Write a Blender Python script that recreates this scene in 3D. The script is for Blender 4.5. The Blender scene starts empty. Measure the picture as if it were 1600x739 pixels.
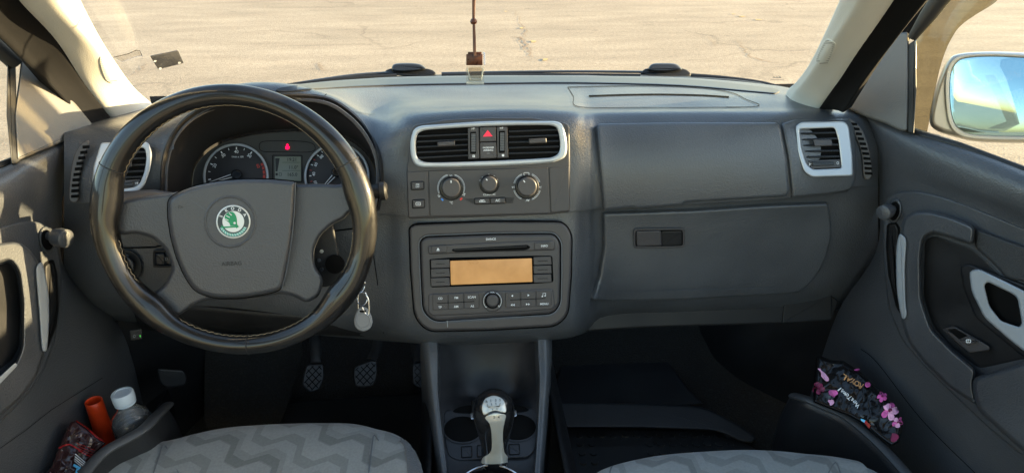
import bpy, bmesh, math, random
from mathutils import Vector, Matrix, noise
from mathutils.bvhtree import BVHTree
from mathutils.geometry import delaunay_2d_cdt
random.seed(4)
sc = bpy.context.scene
COL = sc.collection
R = math.radians

# ------------------------------------------------------------------ camera
FPX = 1080.0                       # focal length in pixels of the 1600 px wide photograph
CAM = Vector((0, 0, 1.28))
ROT = Matrix.Rotation(R(-4.5), 3, 'Z') @ Matrix.Rotation(R(90-26), 3, 'X')
cd = bpy.data.cameras.new('camera'); cd.sensor_width = 36; cd.lens = 36*FPX/1600
cd.clip_start = .02; cd.clip_end = 3000
cam = bpy.data.objects.new('camera', cd); COL.objects.link(cam)
cam.location = CAM; cam.rotation_euler = ROT.to_euler(); sc.camera = cam

# ------------------------------------------------------------------ light
SUN_DIR = Vector((-1.0, -0.02, -0.145)).normalized()        # the way the light travels
w = bpy.data.worlds.new('World'); sc.world = w; w.use_nodes = True
nt = w.node_tree; bg = nt.nodes['Background']
sky = nt.nodes.new('ShaderNodeTexSky'); sky.sky_type = 'NISHITA'; sky.sun_disc = False
sky.sun_elevation = math.asin(-SUN_DIR.z); sky.sun_rotation = math.atan2(-SUN_DIR.x, -SUN_DIR.y)
nt.links.new(sky.outputs[0], bg.inputs[0]); bg.inputs[1].default_value = 0.15
sl = bpy.data.lights.new('sun', 'SUN'); sl.energy = 4.9; sl.angle = R(.5); sl.color = (1, .77, .42)
so = bpy.data.objects.new('sun', sl); COL.objects.link(so)
so.rotation_euler = SUN_DIR.to_track_quat('-Z', 'Y').to_euler(); so.location = (3, -1, 4)
sc.view_settings.view_transform = 'Standard'; sc.view_settings.look = 'None'
sc.view_settings.exposure = 2.52; sc.view_settings.gamma = 1
sc.cycles.max_bounces = 8; sc.cycles.transparent_max_bounces = 16

# ------------------------------------------------------------------ pixel -> place
def ray(u, v): return ROT @ Vector(((u-800)/FPX, (369.5-v)/FPX, -1))
def PY(u, v, y): d = ray(u, v); return CAM + d*(y/d.y)
def PX(u, v, x): d = ray(u, v); return CAM + d*(x/d.x)
def PZ(u, v, z): d = ray(u, v); return CAM + d*((z-CAM.z)/d.z)
class Pl:
    def __init__(s, p, n):
        s.p = Vector(p); s.n = Vector(n).normalized()
        if s.n.dot(CAM-s.p) < 0: s.n = -s.n
    def at(s, u, v, h=0):
        d = ray(u, v); return CAM + d*(((s.p+s.n*h-CAM).dot(s.n))/d.dot(s.n))
def plane3(a, b, c): return Pl(a, (b-a).cross(c-a))
class Surf:
    def __init__(s, V, F, fb=None): s.b = BVHTree.FromPolygons(V, F); s.fb = fb
    def at(s, u, v, h=0):
        d = ray(u, v).normalized(); r = s.b.ray_cast(CAM, d)
        if r[0] is None:
            if s.fb: return s.fb.at(u, v, h)
            q = s.b.find_nearest(CAM+d*1.1); return q[0] + (CAM-q[0]).normalized()*h
        n = r[1]
        if n.dot(d) > 0: n = -n
        n = (n - d*.6).normalized()
        return r[0] + n*h

# ------------------------------------------------------------------ materials
def mat(name, col, rough=.5, metal=0, spec=.5, bump=None, coat=0, emit=None, trans=0, var=None, ior=1.45, sheen=0):
    m = bpy.data.materials.new(name); m.use_nodes = True; t = m.node_tree; b = t.nodes['Principled BSDF']
    b.inputs['Base Color'].default_value = (*col, 1); b.inputs['Roughness'].default_value = rough
    b.inputs['Metallic'].default_value = metal; b.inputs['Specular IOR Level'].default_value = spec
    b.inputs['Coat Weight'].default_value = coat; b.inputs['Transmission Weight'].default_value = trans
    b.inputs['IOR'].default_value = ior; b.inputs['Sheen Weight'].default_value = sheen
    tc = t.nodes.new('ShaderNodeTexCoord')
    if emit: b.inputs['Emission Color'].default_value = (*emit[0], 1); b.inputs['Emission Strength'].default_value = emit[1]
    if var:            # (scale, amount): cloudy wear in colour and roughness
        n = t.nodes.new('ShaderNodeTexNoise'); n.inputs['Scale'].default_value = var[0]; n.inputs['Detail'].default_value = 6
        t.links.new(tc.outputs['Object'], n.inputs['Vector'])
        r = t.nodes.new('ShaderNodeMapRange'); r.inputs[1].default_value = .3; r.inputs[2].default_value = .7
        r.inputs[3].default_value = 1-var[1]; r.inputs[4].default_value = 1+var[1]; t.links.new(n.outputs[0], r.inputs[0])
        mx = t.nodes.new('ShaderNodeVectorMath'); mx.operation = 'SCALE'; mx.inputs[0].default_value = col
        t.links.new(r.outputs[0], mx.inputs['Scale']); t.links.new(mx.outputs[0], b.inputs['Base Color'])
        mr = t.nodes.new('ShaderNodeMath'); mr.operation = 'MULTIPLY'; mr.inputs[1].default_value = rough
        t.links.new(r.outputs[0], mr.inputs[0]); t.links.new(mr.outputs[0], b.inputs['Roughness'])
    if bump:           # (kind, scale, strength, distance)
        k, s, st, dist = bump
        n = t.nodes.new('ShaderNodeTexVoronoi' if k == 'v' else 'ShaderNodeTexNoise'); n.inputs['Scale'].default_value = s
        if k == 'n': n.inputs['Detail'].default_value = 3
        if k == 'v': n.feature = 'SMOOTH_F1'
        t.links.new(tc.outputs['Object'], n.inputs['Vector'])
        bp = t.nodes.new('ShaderNodeBump'); bp.inputs['Strength'].default_value = st; bp.inputs['Distance'].default_value = dist
        t.links.new(n.outputs[0], bp.inputs['Height']); t.links.new(bp.outputs[0], b.inputs['Normal'])
    return m
M = {}
M['dash'] = mat('grained_plastic', (.056, .060, .066), .40, spec=.9, bump=('v', 460, .55, .0009), var=(9, .16))
M['soft'] = mat('smooth_dark_plastic', (.054, .050, .051), .42, spec=.5, bump=('n', 900, .15, .0004), var=(25, .08))
M['door'] = mat('door_plastic', (.048, .051, .057), .44, spec=.75, bump=('v', 460, .55, .0009), var=(8, .16))
M['sail'] = mat('sail_plastic', (.11, .108, .105), .55, bump=('v', 420, .3, .0006), var=(8, .06))
M['dark'] = mat('black_plastic', (.012, .012, .013), .5, spec=.4, bump=('n', 500, .3, .0006), var=(14, .2))
M['void'] = mat('black_matt', (.004, .004, .004), .8, spec=.1)
M['gloss'] = mat('gloss_black', (.010, .010, .011), .16, spec=.5)
M['silver'] = mat('silver_paint', (.42, .45, .48), .33, metal=.35, bump=('n', 1500, .05, .0002), var=(30, .03))
M['chrome'] = mat('chrome', (.8, .8, .82), .12, metal=1)
M['steel'] = mat('steel', (.55, .55, .56), .25, metal=1)
M['slat'] = mat('vent_slat', (.022, .024, .027), .38)
M['leather'] = mat('black_leather', (.006, .0056, .0055), .42, spec=.25, bump=('n', 650, .45, .0006), var=(35, .35), coat=.75)
_b = M['leather'].node_tree.nodes['Principled BSDF']; _b.inputs['Coat IOR'].default_value = 1.5; _b.inputs['Coat Roughness'].default_value = .07
M['thread'] = mat('thread', (.25, .20, .13), .8)
M['pad'] = mat('airbag_plastic', (.045, .047, .053), .40, spec=.65, bump=('v', 480, .5, .0009), var=(12, .08))
M['pillar'] = mat('pale_pillar_plastic', (.56, .55, .50), .6, bump=('v', 500, .3, .0006), var=(10, .04))
M['rib'] = mat('grille_shadow_gap', (.20, .19, .16), .8)
M['seal'] = mat('door_frame_grey', (.010, .010, .0105), .9, spec=.08, bump=('n', 300, .2, .0005), var=(14, .15))
M['rubber'] = mat('black_rubber', (.010, .010, .010), .55, bump=('n', 300, .2, .0005))
M['mat'] = mat('rubber_mat', (.024, .025, .027), .5, bump=('n', 260, .4, .0008), var=(9, .25))
M['bin'] = mat('door_bin_plastic', (.017, .018, .020), .45, bump=('v', 500, .4, .0008), var=(9, .2))
M['lip'] = mat('door_bin_edge', (.055, .058, .062), .4, bump=('v', 500, .3, .0008))
M['white'] = mat('white_print', (.75, .77, .78), .5)
M['dim'] = mat('dim_print', (.22, .23, .24), .5)
M['groove'] = mat('panel_gap', (.003, .003, .003), .9, spec=.05)
M['emboss'] = mat('embossed_letters', (.016, .016, .018), .5)
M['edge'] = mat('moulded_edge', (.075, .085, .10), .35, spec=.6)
M['red'] = mat('red_print', (.75, .03, .02), .4)
M['redmark'] = mat('red_scale', (.55, .05, .03), .4)
M['bluemark'] = mat('blue_print', (.05, .25, .75), .4)
M['redlamp'] = mat('lit_red_lamp', (.8, .0, .03), .4, emit=((1, .0, .05), .55))
M['hazard'] = mat('hazard_red', (.80, .02, .06), .35, emit=((1, .02, .06), .06))
M['dial'] = mat('dial_face', (.022, .022, .024), .5)
M['clusterface'] = mat('cluster_face', (.042, .040, .036), .5)
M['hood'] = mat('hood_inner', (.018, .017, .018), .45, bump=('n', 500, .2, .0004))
M['lcd'] = mat('grey_lcd', (.19, .21, .165), .25)
M['lcdink'] = mat('lcd_segments', (.012, .014, .012), .4)
M['green'] = mat('emblem_green', (.0, .22, .09), .25)
M['teal'] = mat('emblem_laurel', (.10, .35, .30), .3)
M['emblem_black'] = mat('emblem_black', (.02, .03, .04), .2)
M['emblem_silver'] = mat('emblem_silver', (.58, .60, .60), .3, metal=.2)
M['orange_plastic'] = mat('orange_plastic', (.62, .045, .006), .42, bump=('n', 200, .4, .001), var=(45, .2))
M['cap'] = mat('white_cap', (.46, .53, .60), .4, bump=('n', 500, .3, .0006))
M['brown_wood'] = mat('dark_wood_cap', (.07, .022, .010), .45, var=(160, .6))
M['cord'] = mat('brown_cord', (.09, .042, .028), .7, bump=('n', 900, .6, .001))
M['grey_tag'] = mat('grey_fob', (.20, .20, .205), .5, bump=('n', 600, .2, .0004))
M['bag'] = mat('black_film', (.005, .0045, .005), .16, spec=.5, bump=('n', 20, .2, .004))
M['foil'] = mat('dark_red_film', (.024, .007, .008), .2, spec=.55, bump=('n', 30, .25, .004))
M['pink'] = mat('pink_print', (.62, .11, .36), .3, var=(90, .55))
M['palepink'] = mat('pale_pink_print', (.80, .40, .60), .3, var=(90, .3))
M['wine'] = mat('wine_print', (.16, .012, .05), .3, var=(90, .5))
M['gold'] = mat('gold_print', (.52, .26, .10), .35)
M['skyblue'] = mat('blue_panel', (.10, .48, .80), .3)
M['redfilm'] = mat('red_stripe', (.30, .012, .014), .25)
M['patina'] = mat('gear_satin', (.50, .49, .44), .25, metal=.4, var=(40, .06))
M['pedal'] = mat('pedal_rubber', (.030, .030, .032), .42, bump=('n', 300, .3, .0008), var=(40, .3))
M['body'] = mat('silver_car_paint', (.22, .22, .21), .3, metal=.4, coat=.5)
M['brass'] = mat('brass_bolt', (.55, .38, .12), .35, metal=1)
M['greenlamp'] = mat('green_switch_lamp', (.02, .3, .03), .4, emit=((.1, 1, .1), .25))
M['liner'] = mat('roof_lining', (.40, .39, .37), .9)

def glassy(name, fac, tint=(1, 1, 1), rough=0.0, milky=0):
    m = bpy.data.materials.new(name); m.use_nodes = True; t = m.node_tree
    for n in list(t.nodes): t.nodes.remove(n)
    o = t.nodes.new('ShaderNodeOutputMaterial'); tr = t.nodes.new('ShaderNodeBsdfTransparent'); tr.inputs[0].default_value = (*tint, 1)
    g = t.nodes.new('ShaderNodeBsdfGlossy'); g.inputs['Roughness'].default_value = rough
    mx = t.nodes.new('ShaderNodeMixShader'); fr = t.nodes.new('ShaderNodeFresnel'); fr.inputs[0].default_value = 1.25
    mu = t.nodes.new('ShaderNodeMath'); mu.operation = 'MULTIPLY'; mu.inputs[1].default_value = fac
    t.links.new(fr.outputs[0], mu.inputs[0]); t.links.new(mu.outputs[0], mx.inputs[0])
    if milky:
        df = t.nodes.new('ShaderNodeBsdfDiffuse'); df.inputs[0].default_value = (.6, .62, .63, 1); m0 = t.nodes.new('ShaderNodeMixShader'); m0.inputs[0].default_value = milky
        t.links.new(tr.outputs[0], m0.inputs[1]); t.links.new(df.outputs[0], m0.inputs[2]); t.links.new(m0.outputs[0], mx.inputs[1])
    else: t.links.new(tr.outputs[0], mx.inputs[1])
    t.links.new(g.outputs[0], mx.inputs[2]); t.links.new(mx.outputs[0], o.inputs[0])
    return m
M['screen_glass'] = glassy('windscreen_glass', .05)
M['window_glass'] = glassy('window_glass', .8, (.97, .98, .97))
M['smoked'] = glassy('smoked_plastic', 1.5, (.60, .56, .46))
M['clear'] = glassy('clear_bottle_plastic', 3.2, (.80, .83, .84), .05, .13)
M['vial'] = glassy('clear_glass_vial', 2.5, (.93, .93, .90), .02, .03)
M['oil'] = glassy('perfume_oil', .8, (.80, .76, .70), .02)
M['film_label'] = glassy('translucent_sticker', .5, (.78, .76, .72), .2)
M['mirror'] = mat('mirror_glass', (.30, .47, .53), .015, metal=1)

# radio display: unlit panel, amber sun reflection put into its colour and glow
def radio_mat():
    m = mat('amber_reflection_display', (.36, .21, .09), .35, spec=.4, var=(16, .35), emit=((.95, .42, .10), .05)); return m
M['amber'] = radio_mat()

def fabric():
    m = bpy.data.materials.new('seat_fabric'); m.use_nodes = True; t = m.node_tree; b = t.nodes['Principled BSDF']; L = t.links.new
    def math_(op, a, bb=None, c=None):
        n = t.nodes.new('ShaderNodeMath'); n.operation = op
        for i, x in enumerate((a, bb, c)):
            if x is None: continue
            if isinstance(x, (int, float)): n.inputs[i].default_value = x
            else: L(x, n.inputs[i])
        return n.outputs[0]
    g = t.nodes.new('ShaderNodeNewGeometry'); s = t.nodes.new('ShaderNodeSeparateXYZ')
    L(g.outputs['Position'], s.inputs[0]); x, y = s.outputs[0], s.outputs[1]
    # stepped zig-zag bands running diagonally over the cushion
    p = math_('ADD', math_('MULTIPLY', x, .82), math_('MULTIPLY', y, -.57))
    q = math_('ADD', math_('MULTIPLY', x, .57), math_('MULTIPLY', y, .82))
    tri = math_('PINGPONG', math_('MULTIPLY', p, 23.0), 1.0)
    tz = math_('MINIMUM', math_('MAXIMUM', math_('MULTIPLY', math_('SUBTRACT', tri, .5), 2.3), -.5), .5)
    f = math_('FRACT', math_('ADD', math_('MULTIPLY', q, 19.5), math_('MULTIPLY', tz, .55)))
    b1 = math_('LESS_THAN', f, .34)
    f2 = math_('FRACT', math_('ADD', math_('MULTIPLY', q, 9.75), math_('MULTIPLY', tz, .275)))
    b2 = math_('MULTIPLY', math_('GREATER_THAN', f2, .52), math_('LESS_THAN', f2, .80))
    n = t.nodes.new('ShaderNodeTexNoise'); n.inputs['Scale'].default_value = 260; n.inputs['Detail'].default_value = 4
    n2 = t.nodes.new('ShaderNodeTexNoise'); n2.inputs['Scale'].default_value = 14; n2.inputs['Detail'].default_value = 5
    L(g.outputs['Position'], n.inputs['Vector']); L(g.outputs['Position'], n2.inputs['Vector'])
    sh = math_('SUBTRACT', 1.0, math_('ADD', math_('MULTIPLY', b1, .25), math_('MULTIPLY', b2, .16)))
    sh = math_('MULTIPLY', sh, math_('ADD', .62, math_('ADD', math_('MULTIPLY', n.outputs[0], .45), math_('MULTIPLY', n2.outputs[0], .32))))
    v = t.nodes.new('ShaderNodeVectorMath'); v.operation = 'SCALE'; v.inputs[0].default_value = (.215, .222, .212); L(sh, v.inputs['Scale'])
    L(v.outputs[0], b.inputs['Base Color']); b.inputs['Roughness'].default_value = .9; b.inputs['Sheen Weight'].default_value = .25
    bp = t.nodes.new('ShaderNodeBump'); bp.inputs['Strength'].default_value = .5; bp.inputs['Distance'].default_value = .001
    L(n.outputs[0], bp.inputs['Height']); L(bp.outputs[0], b.inputs['Normal'])
    return m
M['fabric'] = fabric()
M['mesh'] = mat('bolster_mesh', (.085, .087, .09), .8, bump=('v', 700, .8, .001), sheen=.3)
M['insert'] = mat('ribbed_insert', (.028, .029, .031), .7, bump=('v', 700, .8, .001))
M['carpet'] = mat('dark_carpet', (.030, .026, .022), .95, bump=('n', 320, 1, .004), var=(160, .6))
M['piping'] = mat('seat_seam', (.12, .125, .13), .8)

def ground_mat():
    m = bpy.data.materials.new('worn_concrete'); m.use_nodes = True; t = m.node_tree; b = t.nodes['Principled BSDF']; L = t.links.new
    g = t.nodes.new('ShaderNodeNewGeometry')
    def nz(scale, det, sx=1, sy=1):
        mp = t.nodes.new('ShaderNodeMapping'); mp.inputs['Scale'].default_value = (sx, sy, 1); L(g.outputs['Position'], mp.inputs[0])
        n = t.nodes.new('ShaderNodeTexNoise'); n.inputs['Scale'].default_value = scale; n.inputs['Detail'].default_value = det; L(mp.outputs[0], n.inputs['Vector']); return n.outputs[0]
    def ramp(src, a, bb, c0, c1):
        r = t.nodes.new('ShaderNodeMapRange'); r.inputs[1].default_value = a; r.inputs[2].default_value = bb; r.inputs[3].default_value = c0; r.inputs[4].default_value = c1
        L(src, r.inputs[0]); return r.outputs[0]
    def mul(a, bb):
        n = t.nodes.new('ShaderNodeMath'); n.operation = 'MULTIPLY'
        for i, x in enumerate((a, bb)):
            if isinstance(x, (int, float)): n.inputs[i].default_value = x
            else: L(x, n.inputs[i])
        return n.outputs[0]
    f = ramp(nz(.35, 5, .5, 1.6), .3, .7, .86, 1.14)             # broad tyre-polished streaks
    f = mul(f, ramp(nz(2.2, 8, .6, 1.8), .3, .7, .86, 1.12))
    f = mul(f, ramp(nz(30, 6), .3, .7, .84, 1.16))
    f = mul(f, ramp(nz(110, 3), .35, .65, .78, 1.20))              # aggregate
    f = mul(f, ramp(nz(7, 3), .62, .74, 1, .82))                  # small stains
    f = mul(f, ramp(nz(1.5, 6, .35, 3.0), .60, .72, 1, .86))
    # hairline cracks: edges of a warped cell pattern, broken up by noise
    v = t.nodes.new('ShaderNodeTexVoronoi'); v.feature = 'DISTANCE_TO_EDGE'; v.inputs['Scale'].default_value = .42
    n = t.nodes.new('ShaderNodeTexNoise'); n.inputs['Scale'].default_value = 1.6; n.inputs['Detail'].default_value = 7; L(g.outputs['Position'], n.inputs['Vector'])
    ad = t.nodes.new('ShaderNodeVectorMath'); ad.operation = 'MULTIPLY_ADD'; L(n.outputs[1], ad.inputs[0]); ad.inputs[1].default_value = (.9, .9, 0); L(g.outputs['Position'], ad.inputs[2])
    L(ad.outputs[0], v.inputs['Vector'])
    cr = ramp(v.outputs[0], .0, .010, 0, 1); br = ramp(nz(.5, 2), .50, .58, 1, 0)
    mxm = t.nodes.new('ShaderNodeMath'); mxm.operation = 'MAXIMUM'; L(cr, mxm.inputs[0]); L(br, mxm.inputs[1])
    f = mul(f, ramp(mxm.outputs[0], 0, 1, .76, 1))
    s = t.nodes.new('ShaderNodeVectorMath'); s.operation = 'SCALE'; s.inputs[0].default_value = (.37, .298, .212); L(f, s.inputs['Scale'])
    L(s.outputs[0], b.inputs['Base Color']); b.inputs['Roughness'].default_value = .9; b.inputs['Specular IOR Level'].default_value = .2
    bp = t.nodes.new('ShaderNodeBump'); bp.inputs['Strength'].default_value = .6; bp.inputs['Distance'].default_value = .006
    L(nz(70, 5), bp.inputs['Height']); L(bp.outputs[0], b.inputs['Normal'])
    return m
M['ground'] = ground_mat()
M['yellow'] = mat('worn_yellow_paint', (.50, .36, .15), .85, bump=('n', 60, .6, .004), var=(9, .15))
M['crack'] = mat('crack_dirt', (.27, .20, .14), .95)

# ------------------------------------------------------------------ building helpers
WLOC = {}
def thing(name, label, cat, loc=(0, 0, 0), group=None):
    o = bpy.data.objects.new(name, None); COL.objects.link(o); o.location = loc; o.empty_display_size = .05
    o['label'] = label; o['category'] = cat
    if group: o['group'] = group
    WLOC[o.name] = Vector(loc); return o
def obj(name, V, F, m, parent=None, smooth=True, mi=None, label=None, ang=38):
    V = [Vector(v) for v in V]
    c = sum(V, Vector())/len(V)
    me = bpy.data.meshes.new(name); me.from_pydata([v-c for v in V], [], F)
    for x in (m if isinstance(m, (list, tuple)) else [m]): me.materials.append(M[x])
    if mi:
        for p, i in zip(me.polygons, mi): p.material_index = i
    b = bmesh.new(); b.from_mesh(me); bmesh.ops.recalc_face_normals(b, faces=b.faces); b.to_mesh(me); b.free()
    if smooth:
        me.polygons.foreach_set('use_smooth', [True]*len(me.polygons)); me.set_sharp_from_angle(angle=R(ang))
    o = bpy.data.objects.new(name, me); COL.objects.link(o); WLOC[o.name] = c
    if parent: o.parent = parent; o.location = c - WLOC[parent.name]
    else: o.location = c
    if label: o['label'] = label
    return o
def tag(o, label, cat, group=None):
    o['label'] = label; o['category'] = cat
    if group: o['group'] = group
    return o
def solid(o, th, off=-1):
    s = o.modifiers.new('thickness', 'SOLIDIFY'); s.thickness = th; s.offset = off; return o
def cr1(p0, p1, p2, p3, t):
    return ((p1*2) + (p2-p0)*t + (p0*2-p1*5+p2*4-p3)*t*t + (p1*3-p0-p2*3+p3)*t**3)*.5
def cr(pts, n=6, closed=False):
    P = [Vector(p) for p in pts]; N = len(P); out = []
    for i in range(N if closed else N-1):
        if closed: a, b, c, d = P[i-1], P[i], P[(i+1) % N], P[(i+2) % N]
        else: a, b, c, d = P[max(i-1, 0)], P[i], P[i+1], P[min(i+2, N-1)]
        for k in range(n): out.append(cr1(a, b, c, d, k/n))
    if not closed: out.append(P[-1])
    return out
def grid(rows, su=4, sv=4):
    rr = [cr(r, su) for r in rows]; cols = [cr([r[j] for r in rr], sv) for j in range(len(rr[0]))]
    n, m_ = len(cols), len(cols[0]); V = [v for c in cols for v in c]
    F = [(j*m_+i, (j+1)*m_+i, (j+1)*m_+i+1, j*m_+i+1) for j in range(n-1) for i in range(m_-1)]
    return V, F
def V2(p): return Vector((p[0], p[1]))
def clean(poly):
    o = []
    for p in poly:
        p = V2(p)
        if not o or (p-o[-1]).length > .08: o.append(p)
    if (o[0]-o[-1]).length < .08: o.pop()
    return o
def area(p): return sum(p[i-1].x*p[i].y-p[i].x*p[i-1].y for i in range(len(p)))/2
def inset(poly, a):
    if abs(a) < 1e-6: return list(poly)
    s = 1 if area(poly) > 0 else -1; N = len(poly); out = []
    for i in range(N):
        d0 = (poly[i]-poly[i-1]).normalized(); d1 = (poly[(i+1) % N]-poly[i]).normalized()
        n = Vector((-d0.y-d1.y, d0.x+d1.x)); l = n.length
        if l < 1e-4: n = Vector((-d0.y, d0.x)); k = 1
        else: n /= l; k = 1/max(.45, n.dot(Vector((-d0.y, d0.x))))
        out.append(poly[i]+n*(a*k*s))
    return out
def rpoly(pts, r, n=5):
    """polygon with rounded corners, r in pixels (number or list)"""
    P = [V2(p) for p in pts]; N = len(P); out = []
    for i in range(N):
        rr = r[i] if isinstance(r, (list, tuple)) else r
        a, b, c = P[i-1], P[i], P[(i+1) % N]
        d0, d1 = (a-b), (c-b); rr = min(rr, d0.length*.48, d1.length*.48)
        if rr < .2: out.append(b); continue
        s, e = b+d0.normalized()*rr, b+d1.normalized()*rr
        for k in range(n+1):
            t = k/n; out.append(s*(1-t)**2+b*2*t*(1-t)+e*t*t)
    return out
def rect(x0, y0, x1, y1, r=0, sk=0, n=5):
    """rounded rectangle whose top and bottom rise by sk px per px to the right"""
    cx = (x0+x1)/2
    return rpoly([(x0, y0-sk*(x0-cx)), (x1, y0-sk*(x1-cx)), (x1, y1-sk*(x1-cx)), (x0, y1-sk*(x0-cx))], r, n)
def ell(cx, cy, rx, ry=None, n=40, rot=0):
    ry = rx if ry is None else ry; c, s = math.cos(R(rot)), math.sin(R(rot)); out = []
    for k in range(n):
        a = 2*math.pi*k/n; x, y = rx*math.cos(a), ry*math.sin(a); out.append(Vector((cx+x*c-y*s, cy+x*s+y*c)))
    return out
def dense(poly, step):
    out = []; N = len(poly)
    for i in range(N):
        a, b = poly[i], poly[(i+1) % N]; k = max(1, int((b-a).length/step))
        for j in range(k): out.append(a+(b-a)*(j/k))
    return out
def inside(p, poly):
    c = False; j = len(poly)-1
    for i in range(len(poly)):
        a, b = poly[i], poly[j]
        if (a.y > p.y) != (b.y > p.y) and p.x < (b.x-a.x)*(p.y-a.y)/(b.y-a.y)+a.x: c = not c
        j = i
    return c
def slab(name, outline, P, h0, h1, m, parent, r=1.5, rh=None, n=3, step=None, bumpf=None, label=None, ang=38, raw=False, back=False):
    """solid whose outline is given in photo pixels, standing from h0 to h1 above the surface P, edges rounded by r px / rh m"""
    poly = clean(outline)
    if step: poly = clean(dense(poly, step))
    rh = min(r*.001, abs(h1-h0)*.95) if rh is None else rh
    rings = [(0, h0), (0, h1-rh)]+[(r*(1-math.cos(t*math.pi/2/n)), h1-rh+rh*math.sin(t*math.pi/2/n)) for t in range(1, n+1)]
    if r > .8: rings.append((r+.35, h1))
    V = []; F = []; N = len(poly)
    for a, h in rings:
        for p in inset(poly, a): V.append(P.at(p.x, p.y, h))
    for k in range(len(rings)-1):
        for i in range(N): F.append((k*N+i, k*N+(i+1) % N, (k+1)*N+(i+1) % N, (k+1)*N+i))
    base = (len(rings)-1)*N
    if step:
        top = inset(poly, rings[-1][0]); pts = list(top); x0 = min(p.x for p in top); x1 = max(p.x for p in top); y0 = min(p.y for p in top); y1 = max(p.y for p in top)
        tin = inset(poly, rings[-1][0]+step*.45)
        y = y0+step/2
        while y < y1:
            x = x0+step/2
            while x < x1:
                q = Vector((x, y))
                if inside(q, tin): pts.append(q)
                x += step
            y += step
        res = delaunay_2d_cdt(pts, [], [list(range(N))], 1, 1e-4)
        vm = {}
        for i, src in enumerate(res[3]):
            if src and src[0] < N: vm[i] = base+src[0]
            else:
                q = res[0][i]; h = h1+(bumpf(q.x, q.y) if bumpf else 0); vm[i] = len(V); V.append(P.at(q.x, q.y, h))
        for f in res[2]: F.append(tuple(vm[i] for i in f))
    else: F.append(tuple(range(base, base+N)))
    if back: F.append(tuple(reversed(range(N))))
    o = obj(name, V, F, m, parent, label=label, ang=ang)
    return (o, V, F) if raw else o
def byangle(poly, N):
    poly = clean(poly); c = sum(poly, Vector((0, 0)))/len(poly)
    xs = [p.x for p in poly]; ys = [p.y for p in poly]; c = Vector(((min(xs)+max(xs))/2, (min(ys)+max(ys))/2))
    sx, sy = (max(xs)-min(xs))/2, (max(ys)-min(ys))/2; out = []
    for k in range(N):
        a = 2*math.pi*k/N; d = Vector((math.cos(a)*sx, math.sin(a)*sy)); best = None
        for i in range(len(poly)):
            p, q = poly[i-1]-c, poly[i]-c; e = q-p; den = d.x*e.y-d.y*e.x
            if abs(den) < 1e-9: continue
            t = (p.x*e.y-p.y*e.x)/den; s = (p.x*d.y-p.y*d.x)/den
            if t > 0 and -1e-6 <= s <= 1+1e-6 and (best is None or t > best): best = t
        out.append(c+d*best)
    return out
def frame(name, outer, inner, P, h0, h1, m, parent, r=2, N=120, hin=None, rh=None, label=None):
    o_, i_ = byangle(outer, N), byangle(inner, N); rh = r*.001 if rh is None else rh; hin = h0 if hin is None else hin
    rings = [(o_, h0), (o_, h1-rh), (inset(o_, r*.3), h1-rh*.3), (inset(o_, r), h1), (inset(o_, r+.15), h1), (inset(i_, -r-.15), h1), (inset(i_, -r), h1), (inset(i_, -r*.3), h1-rh*.3), (i_, h1-rh), (i_, hin)]
    V = [P.at(p.x, p.y, h) for q, h in rings for p in q]
    F = [(k*N+i, k*N+(i+1) % N, (k+1)*N+(i+1) % N, (k+1)*N+i) for k in range(len(rings)-1) for i in range(N)]
    return obj(name, V, F, m, parent, label=label)
def tube_geo(pts, r, n=10, closed=False, caps=True, flat=1.0, V=None, F=None):
    V = [] if V is None else V; F = [] if F is None else F; off = len(V)
    pts = [Vector(p) for p in pts]; N = len(pts); up = None
    for i, p in enumerate(pts):
        if closed: t = pts[(i+1) % N]-pts[i-1]
        else: t = pts[min(i+1, N-1)]-pts[max(i-1, 0)]
        t.normalize()
        if up is None: up = Vector((0, 0, 1)) if abs(t.z) < .9 else Vector((1, 0, 0))
        s = t.cross(up).normalized(); up = s.cross(t).normalized(); rr = r[i] if isinstance(r, (list, tuple)) else r
        for k in range(n): a = 2*math.pi*k/n; V.append(p+s*(rr*math.cos(a))+up*(rr*flat*math.sin(a)))
    for i in range(N if closed else N-1):
        j = (i+1) % N
        for k in range(n): F.append((off+i*n+k, off+i*n+(k+1) % n, off+j*n+(k+1) % n, off+j*n+k))
    if caps and not closed: F.append(tuple(off+k for k in range(n))[::-1]); F.append(tuple(off+(N-1)*n+k for k in range(n)))
    return V, F
def tube(name, pts, r, m, parent=None, n=10, closed=False, flat=1.0, label=None, sm=0):
    if sm: pts = cr(pts, sm, closed)
    V, F = tube_geo(pts, r, n, closed, flat=flat); return obj(name, V, F, m, parent, label=label)
def lathe_geo(base, axis, prof, n=32, V=None, F=None, cap=True, sx=1, sy=1, xd=None):
    V = [] if V is None else V; F = [] if F is None else F; off = len(V); a = Vector(axis).normalized()
    s = Vector(xd) if xd else (Vector((1, 0, 0)) if abs(a.x) < .8 else Vector((0, 1, 0))); s = (s-a*s.dot(a)).normalized(); t = a.cross(s)
    for r, h in prof:
        for k in range(n): g = 2*math.pi*k/n; V.append(Vector(base)+a*h+s*(r*sx*math.cos(g))+t*(r*sy*math.sin(g)))
    for i in range(len(prof)-1):
        for k in range(n): F.append((off+i*n+k, off+i*n+(k+1) % n, off+(i+1)*n+(k+1) % n, off+(i+1)*n+k))
    if cap: F.append(tuple(off+k for k in range(n))[::-1]); F.append(tuple(off+(len(prof)-1)*n+k for k in range(n)))
    return V, F
def lathe(name, base, axis, prof, m, parent=None, n=32, label=None, cap=True, **k):
    V, F = lathe_geo(base, axis, prof, n, cap=cap, **k); return obj(name, V, F, m, parent, label=label)
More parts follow.
